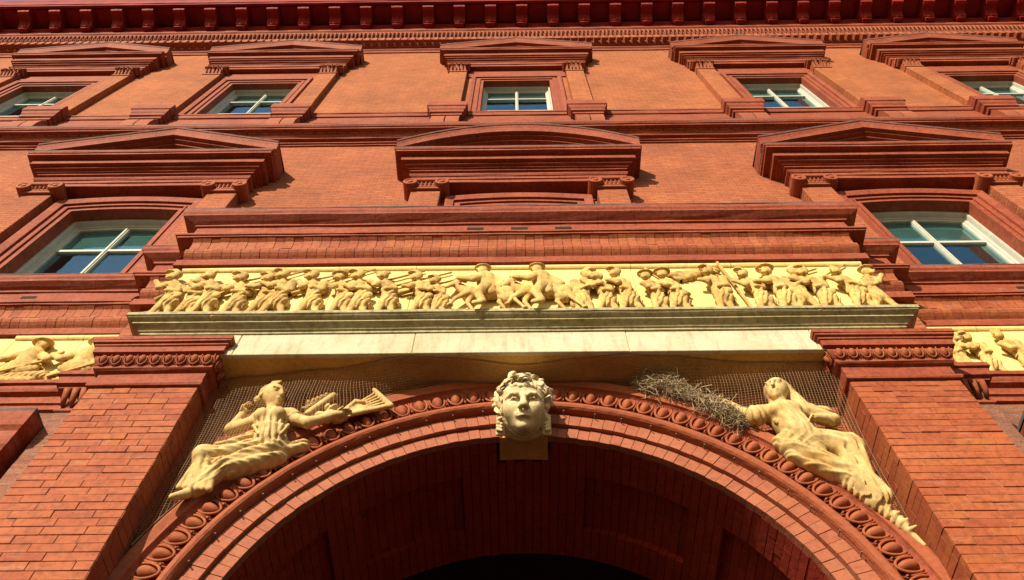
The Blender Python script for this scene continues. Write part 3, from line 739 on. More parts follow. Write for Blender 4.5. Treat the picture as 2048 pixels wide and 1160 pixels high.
def surround2(cx, seg):
    s_ = empty('window_surround', (cx, 0, 9.93), B)
    # brick architrave round the opening
    hw = O2[0]; pts = [(cx-hw, O2[1])] + [(cx+hw*t, O2[2]+0.07*(1-t*t)) for t in (-1, -.75, -.5, -.25, 0, .25, .5, .75, 1)] + [(cx+hw, O2[1])]
    framesweep(pts, [(0.0, -0.34), (0.0, 0.015), (0.07, 0.018), (0.07, 0.045), (0.10, 0.05), (0.10, 0.03), (0.17, 0.032), (0.17, 0.065), (0.19, 0.07), (0.26, 0.085), (0.29, 0.085), (0.29, -0.01)]).build('architrave', 'terra', s_)
    MB().box(cx-1.13, cx+1.13, 0.0, 0.022, O2[2]+0.20, 12.72).build('lintel_panel', 'terra', s_)
    for s in (-1, 1):
        px = cx+s*1.36
        MB().box(px-0.215, px+0.215, 0, 0.17, 9.9, 12.56, 0.006).build('pilaster', 'brick_mid', s_)
        cp = MB(); cp.box(px-0.25, px+0.25, 0, 0.215, 12.545, 12.60, 0.006); cp.box(px-0.30, px+0.30, 0, 0.27, 12.745, 12.80, 0.01); cp.box(px-0.235, px+0.235, 0, 0.22, 12.60, 12.745)
        for e in (-1, 1): disc(cp, px+e*0.235, 0.0, 0.285, 12.665, 0.105)
        for e in range(5): cp.tube([W((px-0.12+0.06*e, 0.21, 12.70)), W((px-0.12+0.06*e, 0.245, 12.68)), W((px-0.12+0.06*e, 0.22, 12.64))], 0.022, 0.016, 6)
        cp.build('capital', 'orn', s_)
    HWE = 1.60
    pth = [(cx-HWE, 0), (cx-HWE, 0.20), (cx+HWE, 0.20), (cx+HWE, 0)]
    sweep([(-0.20, 12.80), (0.0, 12.80), (0.0, 12.90), (0.016, 12.905), (0.016, 12.985), (0.03, 12.99), (0.05, 13.02), (0.05, 13.055), (0.01, 13.065)], pth).build('entablature_architrave', 'terra', s_)
    sweep([(0.01, 13.065), (0.01, 13.15), (0.055, 13.16), (0.055, 13.195), (0.085, 13.20), (0.085, 13.225), (0.135, 13.235), (0.135, 13.27), (0.195, 13.278)], pth).build('entablature_frieze', 'terra', s_)
    sweep([(0.195, 13.278), (0.195, 13.415), (0.285, 13.425), (0.285, 13.475), (0.30, 13.48), (0.312, 13.505), (0.312, 13.545), (0.0, 13.575)], pth).build('horizontal_cornice', 'terra', s_)
    sweep([(0.314, 13.537), (0.316, 13.55), (0.0, 13.58)], pth).build('cornice_flashing', 'flash', s_)
    e = HWE+0.31; zc = 13.545; zap = 14.355
    if not seg: line = [(cx-e, zc), (cx-e*0.5, zc+(zap-zc)*0.5), (cx, zap), (cx+e*0.5, zc+(zap-zc)*0.5), (cx+e, zc)]
    else: line = [(cx+e*t, zc+(zap-zc)*(1-abs(t)**2.0)) for t in [i/14-1 for i in range(29)]]
    raking(line, [(0.22, 0.0), (0.33, 0.005), (0.33, 0.05), (0.40, 0.055), (0.40, 0.085), (0.465, 0.09), (0.47, 0.13), (0.485, 0.20), (0.51, 0.265), (0.522, 0.27), (0.522, 0.30), (0.0, 0.36)], zc).build('raking_cornice', 'terra', s_)
    raking(line, [(0.525, 0.285), (0.529, 0.308), (0.0, 0.368)], zc).build('flashing', 'flash', s_)
    ty = MB(); tv = [W((x, 0.21, 13.54)) for x, z in line] + [W((x, 0.21, z+0.05)) for x, z in line]; n = len(line)
    ty.add(tv, [(i, i+1, n+i+1, n+i) for i in range(n-1)]); ty.build('tympanum', 'terra', s_)
    # lit step inside the tympanum
    sc_ = 0.62; rl = [(cx+(x-cx)*sc_, 13.60+(z-zc)*sc_*0.9) for x, z in line]
    raking(rl, [(0.21, -0.02), (0.25, -0.018), (0.25, 0.05), (0.21, 0.06)], zc).build('tympanum_step', 'terra', s_)
for c in W2:
    surround2(c, c == 0.0)
    window(c, O2[0]+0.0, O2[1], O2[2]-0.008, 0.066, -0.285, [10.76, 11.53])

# --- string course between the storeys
st2 = empty('string_course', (0, 0, 15.2), B)
line2 = [(-16, 0), (16, 0)]
sweep([(0.0, 15.12), (0.03, 15.125), (0.03, 15.165), (0.06, 15.17), (0.06, 15.20), (0.03, 15.21), (0.03, 15.30), (0.095, 15.31)] + arc(0.095, 15.335, 0.14, 15.39, 0.005, 3) + [(0.15, 15.395), (0.15, 15.42)], line2).build('bed_moulding', 'terra', st2)
sweep([(0.14, 15.42), (0.24, 15.428), (0.24, 15.475), (0.26, 15.48), (0.288, 15.52), (0.288, 15.585), (0.08, 15.62)], line2).build('corona', 'terra', st2)
sweep([(0.288, 15.575), (0.292, 15.592), (0.08, 15.628)], line2).build('flashing', 'flash', st2)
sweep([(0.085, 15.60), (0.085, 16.60), (0.11, 16.61), (0.125, 16.66), (0.125, 16.72), (0.14, 16.73), (0.14, 16.78), (0.0, 16.80)], line2).build('sill_band', 'terra_top', st2)
bd = MB()
for i in range(130):
    x = -13+i*0.2; bd.box(x, x+0.17, 0.10, 0.172, 15.405, 15.455, 0.008)
tag(bd.build('leaf_tongue_row', 'orn', st2), kind='stuff')

# --- third storey windows
def surround3(cx):
    s_ = empty('window_surround', (cx, 0, 16.8), B)
    hw = O3[0]; pts = [(cx-hw, O3[1]), (cx-hw, O3[2]), (cx+hw, O3[2]), (cx+hw, O3[1])]
    framesweep(pts, [(0.0, -0.30), (0.0, 0.012), (0.07, 0.015), (0.07, 0.04), (0.13, 0.042), (0.13, 0.028), (0.18, 0.03), (0.18, 0.062), (0.24, 0.075), (0.27, 0.075), (0.27, -0.01)]).build('architrave', 'terra_top', s_)
    for s in (-1, 1):
        px = cx+s*1.33
        MB().box(px-0.20, px+0.20, 0, 0.13, 16.95, 20.02, 0.006).build('pilaster', 'brick_top', s_)
        pd = MB(); pb = [(px-0.27, 0), (px-0.27, 0.20), (px+0.27, 0.20), (px+0.27, 0)]
        sweep([(0.0, 16.26), (0.02, 16.27), (0.02, 16.36), (0.05, 16.38), (0.05, 16.48), (0.075, 16.52), (0.09, 16.60), (0.11, 16.62), (0.11, 16.86), (0.0, 16.90), (-0.2, 16.96)], pb, seg=9).build('pedestal_cap', 'terra', s_)
        for e in (-1, 1):
            br = MB(); x0, x1 = sorted((px+e*0.012, px+e*0.258)); pr_ = [(0.085, 15.60), (0.20, 15.62), (0.245, 15.72), (0.262, 15.90), (0.25, 16.08), (0.215, 16.20), (0.20, 16.262), (0.0, 16.262)]
            v = [W((x0, P, z)) for P, z in pr_] + [W((x1, P, z)) for P, z in pr_]; n = len(pr_)
            br.add(v, [(j, n+j, n+j+1, j+1) for j in range(n-1)] + [tuple(range(n))[::-1], tuple(range(n, 2*n))]); br.build('pedestal_scroll', 'orn', s_)
        cp = MB(); cp.box(px-0.21, px+0.21, 0, 0.15, 20.0, 20.06, 0.006); cp.box(px-0.27, px+0.27, 0, 0.225, 20.42, 20.48, 0.008); cp.box(px-0.19, px+0.19, 0, 0.12, 20.06, 20.42)
        rg = random.Random(int(cx*10)+s)
        for rowz, k, hh in ((20.07, 5, 0.17), (20.20, 4, 0.2)):
            for i in range(k):
                x = px-0.20+0.40*(i+0.5)/k
                cp.tube([W((x, 0.12, rowz)), W((x+rg.uniform(-.01, .01), 0.17, rowz+hh*0.6)), W((x+rg.uniform(-.02, .02), 0.225, rowz+hh)), W((x, 0.235, rowz+hh-0.03))], 0.038, 0.018, 5)
        for e in (-1, 1): disc(cp, px+e*0.20, 0.05, 0.24, 20.37, 0.055, 10)
        cp.build('capital', 'orn', s_)
    HWE = 1.60; pth = [(cx-HWE, 0), (cx-HWE, 0.14), (cx+HWE, 0.14), (cx+HWE, 0)]
    MB().box(cx-1.12, cx+1.12, 0, 0.03, O3[2]+0.30, 20.50).build('lintel_panel', 'terra_top', s_)
    sweep([(-0.14, 20.48), (0.0, 20.48), (0.0, 20.60), (0.02, 20.61), (0.02, 20.74), (0.05, 20.77), (0.02, 20.79), (0.02, 20.93)], pth).build('entablature', 'terra_top', s_)
    sweep([(0.02, 20.93), (0.055, 20.94), (0.055, 20.99), (0.095, 21.0), (0.095, 21.05), (0.13, 21.06), (0.13, 21.28), (0.215, 21.29), (0.215, 21.36), (0.235, 21.38), (0.235, 21.44), (0.0, 21.48)], pth).build('horizontal_cornice', 'terra_top', s_)
    e = HWE+0.26; zc = 21.42; zap = 22.22; line = [(cx-e, zc), (cx-e*.5, (zc+zap)/2), (cx, zap), (cx+e*.5, (zc+zap)/2), (cx+e, zc)]
    raking(line, [(0.15, 0.0), (0.24, 0.01), (0.24, 0.07), (0.32, 0.08), (0.33, 0.16), (0.37, 0.30), (0.382, 0.31), (0.382, 0.36), (0.0, 0.43)], zc).build('raking_cornice', 'terra_top', s_)
    raking(line, [(0.385, 0.35), (0.389, 0.375), (0.0, 0.44)], zc).build('flashing', 'flash', s_)
    n = len(line); ty = MB(); ty.add([W((x, 0.145, 21.42)) for x, z in line] + [W((x, 0.145, z+0.05)) for x, z in line], [(i, i+1, n+i+1, n+i) for i in range(n-1)]); ty.build('tympanum', 'terra_top', s_)
for c in W3:
    surround3(c); window(c, O3[0], O3[1], O3[2], 0.0, -0.255, [18.05, 18.95])

# --- crowning cornice
CR = empty('crowning_cornice', (0, 0, 23), B)
sweep([(0.0, 22.62), (0.03, 22.63), (0.03, 22.76), (0.07, 22.80), (0.07, 22.86), (0.03, 22.88)], line2).build('base_moulding', 'terra', CR)
sweep([(0.03, 22.88), (0.03, 22.98), (0.09, 23.0), (0.12, 23.02), (0.12, 23.34), (0.20, 23.36), (0.22, 23.42), (0.22, 23.48)], line2).build('dentil_band', 'terra', CR)
sweep([(0.20, 23.48), (0.22, 23.60), (0.25, 23.72), (0.30, 23.76), (0.30, 23.90), (0.34, 23.94), (0.34, 24.12)], line2).build('bead_band', 'terra', CR)
dm = MB(); dm.box(-0.062, 0.062, 0, 0.15, -0.15, 0.11, 0.008); me_dn = rawmesh('dentil', dm, 'orn')
for i in range(156): link('dentil', me_dn, None, CR, (-15.5+0.2*i, -0.115, 23.19+rng.uniform(-.004, .004)))
bb = MB()
for i in range(284):
    x = -15.6+i*0.11+rng.uniform(-.006, .006)
    bb.tube([W((x, 0.21, 23.50)), W((x, 0.268, 23.58)), W((x, 0.30, 23.68)), W((x, 0.30, 23.74))], 0.024, 0.034, 6)
tag(bb.build('egg_row', 'orn', CR), kind='stuff')
sweep([(0.34, 24.10), (0.345, 24.26), (0.40, 24.30), (0.40, 24.42), (0.36, 24.44), (0.36, 24.58), (0.92, 24.585), (0.92, 24.50), (0.985, 24.49), (0.985, 24.60), (1.01, 24.62), (1.04, 24.72), (1.08, 24.80), (1.08, 24.90), (0.0, 25.2)], line2).build('soffit', 'cornice', CR)
def bracket():
    mb = MB(); pr_ = [(0.36, 24.58), (0.36, 24.22), (0.44, 24.18), (0.50, 24.20), (0.545, 24.28), (0.62, 24.355), (0.72, 24.37), (0.80, 24.345), (0.865, 24.37), (0.89, 24.43), (0.88, 24.58)]
    n = len(pr_)
    for hw_, ex in ((0.15, 0.0), (0.055, 0.012)):
        v = [(-hw_, -P-(ex if 0.37 < P else 0)*0.3, z-(ex if z < 24.5 else 0)) for P, z in pr_] + [(hw_, -P-(ex if 0.37 < P else 0)*0.3, z-(ex if z < 24.5 else 0)) for P, z in pr_]
        mb.add(v, [(j, n+j, n+j+1, j+1) for j in range(n-1)] + [tuple(range(n))[::-1], tuple(range(n, 2*n))])
    mb.box(-0.175, 0.175, 0.36, 0.915, 24.53, 24.575); mb.box(-0.12, 0.12, 0.36, 0.47, 24.12, 24.20)
    return mb
me_b = rawmesh('bracket', bracket(), 'cornice')
SPB = 0.851
for i in range(-18, 18):
    x = 0.17+SPB*i; link('bracket', me_b, None, CR, (x, 0, 0))
    xm = x+SPB/2
    pn = MB()
    for (a, b, c_, d) in ((xm-0.235, xm+0.235, 0.405, 0.425), (xm-0.235, xm+0.235, 0.86, 0.88), (xm-0.235, xm-0.215, 0.42, 0.865), (xm+0.215, xm+0.235, 0.42, 0.865)): pn.box(a, b, c_, d, 24.555, 24.588)
    pn.build('soffit_panel', 'cornice', CR)

# ================================================================== CARVED THINGS
def rel(sd, x, s, f, rg, kind='soldier'):
    """carved marching figure; x centre, s height, f facing (-1 left).  local y: 0 at the panel ground, negative to the viewer"""
    g = lambda a, b: rg.uniform(a, b)
    z0 = g(-0.03, 0.03); ln = f*g(0.02, 0.07)*s
    y = -0.085
    hip = (x, y, z0+0.46*s); sh = (x+ln, y-0.015, z0+0.69*s); hd = (x+ln*1.5+f*0.015, y-0.045, z0+0.86*s)
    fo = ((1, 0, 0.3*f), 0.014, 0.048)
    sd.cap(hip, sh, 0.066*s, 0.084*s, k=0.012, fold=((0.6, 0, 0.8), 0.008, 0.045))
    sd.cap((x, y, z0+0.50*s), (x-f*0.03, y+0.02, z0+0.27*s), 0.072*s, 0.112*s, k=0.012, fold=fo)
    st = g(0.06, 0.11)*s
    sd.cap((x+f*0.02, y-0.01, z0+0.36*s), (x+f*st, y-0.01, z0+0.02), 0.060*s, 0.036*s, k=0.012)
    sd.cap((x-f*0.02, y, z0+0.36*s), (x-f*st*1.2, y+0.01, z0+0.03), 0.060*s, 0.036*s, k=0.012)
    sd.cap((x+f*st, y-0.01, z0+0.02), (x+f*(st+0.08*s), y-0.02, z0), 0.035*s, 0.025*s, k=0.02)
    # head, face, cap or hood
    hs = 1.26*s; hd = (hd[0], y-0.055, hd[2]+0.01)
    sd.cap((sh[0], y-0.02, sh[2]+0.05*s), hd, 0.036*s, 0.04*s, k=0.012)
    sd.ell(hd, (0.056*hs, 0.064*hs, 0.072*hs), k=0.008)
    sd.cap((hd[0]+f*0.035*hs, hd[1]-0.03*hs, hd[2]+0.0*hs), (hd[0]+f*0.066*hs, hd[1]-0.046*hs, hd[2]-0.014*hs), 0.013*hs, 0.012*hs, k=0.008)
    sd.ell((hd[0]+f*0.03*hs, hd[1]-0.04*hs, hd[2]-0.052*hs), (0.032*hs, 0.03*hs, 0.032*hs), k=0.012)
    for e in (-1, 1): sd.ell((hd[0]+f*0.03*hs+e*0.026*hs, hd[1]-0.060*hs, hd[2]+0.010*hs), (0.015*hs, 0.016*hs, 0.012*hs), k=0.005, cut=True)
    hat = rg.random()
    if hat < 0.5:
        sd.cap((hd[0]-f*0.01, hd[1]+0.005, hd[2]+0.048*hs), (hd[0]+f*0.018, hd[1]-0.008, hd[2]+0.085*hs), 0.060*hs, 0.05*hs, k=0.005)
        sd.ell((hd[0]+f*0.045*hs, hd[1]-0.05*hs, hd[2]+0.040*hs), (0.048*hs, 0.045*hs, 0.012*hs), k=0.005)
    elif hat < 0.7:
        sd.ell((hd[0], hd[1]-0.01, hd[2]+0.045*hs), (0.092*hs, 0.09*hs, 0.017*hs), k=0.005); sd.ell((hd[0], hd[1]+0.01, hd[2]+0.07*hs), (0.055*hs, 0.055*hs, 0.042*hs), k=0.008)
    elif hat < 0.85:
        for q_ in range(7): sd.ell((hd[0]+rg.uniform(-.05, .05)*hs, hd[1]-0.01+rg.uniform(-.03, .02), hd[2]+rg.uniform(0.03, 0.07)*hs), (0.026*hs,)*3, k=0.005)
    else: sd.ell((hd[0]-f*0.02, hd[1]+0.02, hd[2]+0.02*hs), (0.072*hs, 0.06*hs, 0.085*hs), k=0.008)
    # arms
    el = (sh[0]+f*g(0.04, 0.11)*s, y-0.085, z0+g(0.53, 0.60)*s); ha = (el[0]+f*g(0.06, 0.15)*s, y-0.095, z0+g(0.56, 0.72)*s)
    sd.cap((sh[0]+f*0.07*s, y-0.04, sh[2]), el, 0.052*s, 0.046*s, k=0.014, fold=((0, 0, 1), 0.004, 0.045)); sd.cap(el, ha, 0.043*s, 0.032*s, k=0.012); sd.ell(ha, (0.032*s,)*3, k=0.01)
    el2 = (sh[0]-f*g(0.08, 0.14)*s, y-0.03, z0+g(0.50, 0.58)*s)
    sd.cap((sh[0]-f*0.085*s, y-0.01, sh[2]-0.01), el2, 0.05*s, 0.044*s, k=0.014); sd.cap(el2, (el2[0]+f*0.10*s, y-0.085, z0+g(0.44, 0.56)*s), 0.042*s, 0.03*s, k=0.012)
    if rg.random() < 0.6: sd.cap((sh[0]-f*0.13*s, y+0.0, sh[2]-0.12*s), (sh[0]-f*0.13*s, y-0.02, sh[2]+0.04*s), 0.06*s, k=0.01)
    if rg.random() < 0.5: sd.ell((x-f*0.10*s, y-0.03, z0+0.42*s), (0.055*s, 0.05*s, 0.065*s), k=0.008)
    return ha
def carved(parent, ox, oP, oz, sd, name, mat='cream', ysc=0.66):
    V, F = sd.mesh(); V = V.copy(); V[:, 1] *= ysc; V = V + np.array([ox, -oP, oz])
    return mesh_np(name, V, F, mat, parent)
def fig(parent, X, P, z, s, f, seed, name='carved_soldier', rifle=None):
    rg = random.Random(seed); sd = SDF((-0.33, -0.30, -0.08), (0.33, 0.03, 0.98), 0.0085)
    s *= 0.92
    ha = rel(sd, 0.0, s, f, rg); carved(parent, X, P, z, sd, name)
    if rifle:
        a, L = rifle; c = Vector((X, -P-0.045, z+0.70*s))
        d = Vector((-math.cos(a)*f, 0.01, math.sin(a)))
        e = min(L*0.8, (FR1-0.05-c.z)/max(0.05, d.z))
        mb = MB(); mb.tube([c-d*0.22, c+d*e], 0.013, 0.010, 6); mb.tube([c-d*0.26, c-d*0.05], 0.026, 0.014, 6); mb.build('carved_rifle', 'cream', parent, smooth=True)
def horse(parent, X, P, z, s, f, rider, seed, name='carved_horse'):
    rg = random.Random(seed); sd = SDF((-0.75*s-0.1, -0.34, -0.1), (0.75*s+0.1, 0.03, 0.95*s+0.1), 0.012)
    y = -0.10
    q = lambda a, b, d=0: (f*a*s, y+d, b*s)
    sd.ell(q(0.02, 0.50), (0.32*s, 0.085, 0.115*s), k=0.02); sd.ell(q(-0.27, 0.52), (0.13*s, 0.10, 0.14*s), k=0.025); sd.ell(q(0.26, 0.53), (0.115*s, 0.10, 0.135*s), k=0.025)
    sd.cap(q(0.30, 0.58), q(0.47, 0.78, -0.01), 0.10*s, 0.064*s, k=0.03); sd.cap(q(0.47, 0.80, -0.03), q(0.60, 0.62, -0.06), 0.058*s, 0.034*s, k=0.012)
    sd.cap(q(0.47, 0.90), q(0.46, 0.96), 0.022*s, 0.008*s, k=0.01)
    for (a, kx, kz, fx, fz, d) in ((0.30, 0.45, 0.30, 0.52, 0.12, -0.05), (0.24, 0.28, 0.26, 0.18, 0.02, 0.0), (-0.30, -0.38, 0.28, -0.52, 0.04, -0.04), (-0.24, -0.16, 0.27, -0.28, 0.02, 0.0)):
        sd.cap(q(a, 0.46, d), q(kx, kz, d), 0.066*s, 0.034*s, k=0.018); sd.cap(q(kx, kz, d), q(fx, fz, d), 0.032*s, 0.024*s, k=0.010); sd.ell(q(fx, fz-0.01, d), (0.042*s, 0.04, 0.03*s), k=0.01)
    sd.cap(q(-0.40, 0.58), q(-0.52, 0.34), 0.05*s, 0.03*s, k=0.02, fold=((1, 0, 0), 0.005, 0.03))
    sd.cap(q(0.33, 0.72, -0.09), q(0.47, 0.90, -0.05), 0.03*s, 0.02*s, k=0.015, fold=((1, 0, -1), 0.006, 0.03))
    sd.cap(q(-0.02, 0.60, -0.06), q(-0.03, 0.46, -0.06), 0.095*s, 0.085*s, k=0.006)
    carved(parent, X, P, z, sd, name)
    if rider:
        sd = SDF((-0.4, -0.36, -0.02), (0.4, 0.03, 1.06), 0.0105); y = -0.11
        H = min(0.50, 0.96-0.52*s)
        b = 0.58*s
        sd.cap((0, y, b), (f*0.03, y-0.01, b+0.24), 0.085, 0.095, k=0.03, fold=((0, 0, 1), 0.004, 0.05)); sd.cap((f*0.02, y-0.08, b), (f*0.09, y-0.115, b-0.17), 0.065, 0.05, k=0.02); sd.cap((f*0.09, y-0.115, b-0.17), (f*0.04, y-0.12, b-0.33), 0.045, 0.036, k=0.015); sd.cap((f*0.04, y-0.12, b-0.34), (f*0.11, y-0.12, b-0.36), 0.03, k=0.012)
        hd = (f*0.06, y-0.05, b+0.36); sd.cap((f*0.03, y-0.02, b+0.25), hd, 0.036, k=0.02); sd.ell(hd, (0.05, 0.056, 0.064), k=0.012); sd.ell((hd[0], hd[1], hd[2]+0.045), (0.088, 0.085, 0.016), k=0.006); sd.ell((hd[0], hd[1]+0.01, hd[2]+0.07), (0.05, 0.05, 0.04), k=0.01)
        sd.cap((hd[0]+f*0.04, hd[1]-0.03, hd[2]-0.005), (hd[0]+f*0.058, hd[1]-0.035, hd[2]-0.015), 0.013, k=0.01); sd.ell((hd[0]+f*0.02, hd[1]-0.03, hd[2]-0.05), (0.03, 0.03, 0.034), k=0.015)
        sd.cap((f*0.09, y-0.06, b+0.22), (f*0.14, y-0.13, b+0.08), 0.048, 0.042, k=0.014); sd.cap((f*0.14, y-0.13, b+0.08), (f*0.28, y-0.12, b+0.12), 0.04, 0.03, k=0.012)
        sd.cap((-f*0.07, y, b+0.22), (-f*0.16, y-0.05, b+0.06), 0.048, 0.04, k=0.014); sd.cap((-f*0.03, y+0.03, b+0.22), (-f*0.17, y+0.02, b-0.12), 0.07, 0.08, k=0.03, fold=((1, 0, 0.3), 0.008, 0.05))
        carved(parent, X, P, z, sd, 'carved_rider')
def panel(x0, x1, P, label, z0=FR0, z1=FR1):
    p = tag(empty('relief_panel', ((x0+x1)/2, -P, z0)), label, 'relief panel', 'panels of the carved frieze')
    sl = MB(); sl.box(x0+0.002, x1-0.002, P-0.06, P+rng.uniform(0.0, 0.003), z0+0.0, z1+0.004, 0.004); sl.build('ground_slab', 'panel', p)
    rm = MB()
    rm.add(*(lambda s: (s.v, s.f))(sweep([(0.002, z1-0.05), (0.018, z1-0.045), (0.03, z1-0.03), (0.035, z1), (0.0, z1+0.004)], [(x0+0.002, P), (x1-0.002, P)], jit=0.001))); rm.build('top_rim', 'panel', p)
    return p
def xc(px): return (px-1037)*0.00508          # figure spacing read along the frieze
PZ = FR0-0.01; FP = PB-0.012
T1 = panel(-3.42, xc(677), PB, 'relief panel at the left end of the arch frieze, marching men led by banner bearer')
T2 = panel(xc(677), xc(830), PB, 'narrow relief panel with three marching men, second from left over the arch')
T3 = panel(xc(830), xc(1254), PB, 'wide relief panel with mounted horsemen above the sculpted face')
T4 = panel(xc(1254), xc(1452), PB, 'relief panel of men wrestling a flag, right of the horsemen panel')
T5 = panel(xc(1452), 3.42, PB, 'relief panel at the right end of the arch frieze, crowd of men in cloaks')
L1 = panel(-5.35, -4.62, 0.02, 'relief panel with a hatted rower at the far left edge', 7.92, FR1)
L2 = panel(-4.62, -3.985, 0.02, 'relief panel with a hatted rower beside the left pier capital', 7.92, FR1)
R1 = panel(3.985, 4.78, 0.02, 'relief panel with standing men beside the right pier capital', 7.92, FR1)
R2 = panel(4.78, 5.7, 0.02, 'relief panel with gunners and a wheel at the far right edge', 7.92, FR1)
ri = R(28)
for px, s, f, rf in ((385, .84, -1, (R(62), .75)), (428, .76, -1, None), (456, .86, -1, (ri, .8)), (512, .85, -1, (R(35), .8)), (560, .78, -1, None), (586, .86, -1, (ri, .85)), (650, .86, -1, (R(36), .8))):
    fig(T1, xc(px), FP, PZ, s, f, px, rifle=rf)
for px, s, f, rf in ((706, .80, -1, None), (739, .86, -1, (R(30), .8)), (790, .83, -1, (ri, .8))): fig(T2, xc(px), FP, PZ, s, f, px, rifle=rf)
for px, s, f, rf in ((853, .80, -1, (ri, .8)), (886, .72, -1, None), (1150, .84, 1, None), (1190, .78, -1, None), (1232, .84, -1, None)): fig(T3, xc(px), FP, PZ, s, f, px, rifle=rf)
horse(T3, xc(975), FP, PZ, 0.66, -1, True, 3); horse(T3, xc(1080), FP, PZ, 0.68, -1, True, 4)
for px, s, f, rf in ((1285, .78, -1, None), (1320, .83, -1, (R(120), .5)), (1402, .86, -1, None)): fig(T4, xc(px), FP, PZ, s, f, px, rifle=rf)
fl = SDF((-0.3, -0.2, -0.2), (0.42, 0.02, 0.25), 0.01)
fl.cap((-0.16, -0.05, -0.10), (0.26, -0.05, 0.0), 0.055, 0.045, k=0.02, fold=((0.6, 0, 1), 0.018, 0.075)); fl.cap((-0.1, -0.05, -0.15), (0.12, -0.06, -0.05), 0.045, 0.045, k=0.03, fold=((1, 0, 0.7), 0.014, 0.07))
carved(T4, xc(1362), FP, PZ+0.80, fl, 'carved_flag')
mb = MB(); mb.tube([W((xc(1425), PB+0.05, PZ+0.95)), W((xc(1448), PB+0.05, PZ))], 0.016, 0.016, 6); mb.build('carved_flagpole', 'cream', T4)
for px, s, f, rf in ((1474, .82, -1, (R(150), .7)), (1516, .88, -1, (ri, .7)), (1551, .82, 1, None), (1590, .86, -1, (R(40), .8)), (1650, .84, -1, None), (1688, .80, 1, None)): fig(T5, xc(px), FP, PZ, s, f, px, rifle=rf)
# sailors rowing at the left
def rower(parent, X, P, z, seed):
    rg = random.Random(seed); sd = SDF((-0.45, -0.30, -0.1), (0.45, 0.03, 0.75), 0.0105); y = -0.085
    sd.ell((0, y, 0.10), (0.20, 0.08, 0.12), k=0.03, fold=((1, 0, 0.5), 0.006, 0.06)); sd.cap((0.0, y, 0.12), (0.02, y-0.02, 0.30), 0.10, 0.11, k=0.03)
    hd = (0.04, y-0.05, 0.45); sd.cap((0.03, y-0.02, 0.34), hd, 0.04, k=0.02); sd.ell(hd, (0.06, 0.066, 0.076), k=0.012); sd.ell((0.03, y-0.05, 0.50), (0.12, 0.11, 0.022), k=0.006); sd.ell((0.03, y-0.035, 0.53), (0.065, 0.062, 0.05), k=0.01)
    sd.ell((hd[0]-0.01, hd[1]-0.066, hd[2]-0.008), (0.014, 0.018, 0.022), k=0.012)
    for e in (-1, 1): sd.ell((hd[0]-0.005+e*0.024, hd[1]-0.062, hd[2]+0.012), (0.013, 0.012, 0.01), k=0.006, cut=True)
    sd.cap((-0.09, y-0.03, 0.29), (-0.20, y-0.09, 0.16), 0.055, 0.045, k=0.015); sd.cap((-0.20, y-0.09, 0.16), (-0.30, y-0.10, 0.22), 0.04, 0.032, k=0.012)
    sd.cap((0.13, y-0.02, 0.28), (0.24, y-0.08, 0.17), 0.055, 0.045, k=0.015); sd.cap((0.24, y-0.08, 0.17), (0.32, y-0.06, 0.30), 0.04, 0.032, k=0.012)
    carved(parent, X, P, z, sd, 'carved_rower')
rower(L1, -4.98, 0.0, 8.10, 1); rower(L2, -4.40, 0.0, 8.10, 2)
for p_, a, b in ((L1, (-5.3, 7.98), (-4.65, 8.30)), (L2, (-4.60, 7.98), (-4.02, 8.32))):
    MB().tube([W((a[0], 0.09, a[1])), W((b[0], 0.10, b[1]))], 0.018, 0.014, 6).build('carved_oar', 'cream', p_)
    sd = SDF((-0.4, -0.14, -0.1), (0.4, 0.03, 0.2), 0.0105); sd.cap((-0.3, -0.03, 0.02), (0.28, -0.03, 0.06), 0.05, 0.05, k=0.02, fold=((1, 0, -1), 0.012, 0.06)); sd.cap((-0.28, -0.04, -0.03), (0.2, -0.04, -0.02), 0.04, 0.03, k=0.02, fold=((1, 0, 1), 0.01, 0.05))
    carved(p_, (a[0]+b[0])/2, 0.02, 8.02, sd, 'carved_waves')
for k, (x, s, f) in enumerate(((4.10, .86, -1), (4.34, .80, 1), (4.58, .74, -1))): fig(R1, x, 0.0, 7.90, s, f, 50+k)
for k, (x, s, f) in enumerate(((4.95, .84, -1), (5.45, .8, -1))): fig(R2, x, 0.0, 7.90, s, f, 60+k)
wh = MB()
for j in range(24):
    a0, a1 = 2*math.pi*j/24, 2*math.pi*(j+1)/24
    wh.tube([W((5.2+0.24*math.cos(a0), 0.09, 8.18+0.24*math.sin(a0))), W((5.2+0.24*math.cos(a1), 0.09, 8.18+0.24*math.sin(a1)))], 0.028, 0.028, 6)
for j in range(8): wh.tube([W((5.2, 0.09, 8.18)), W((5.2+0.23*math.cos(j*math.pi/4), 0.08, 8.18+0.23*math.sin(j*math.pi/4)))], 0.018, 0.012, 5)
wh.build('carved_wheel', 'cream', R2, smooth=True)

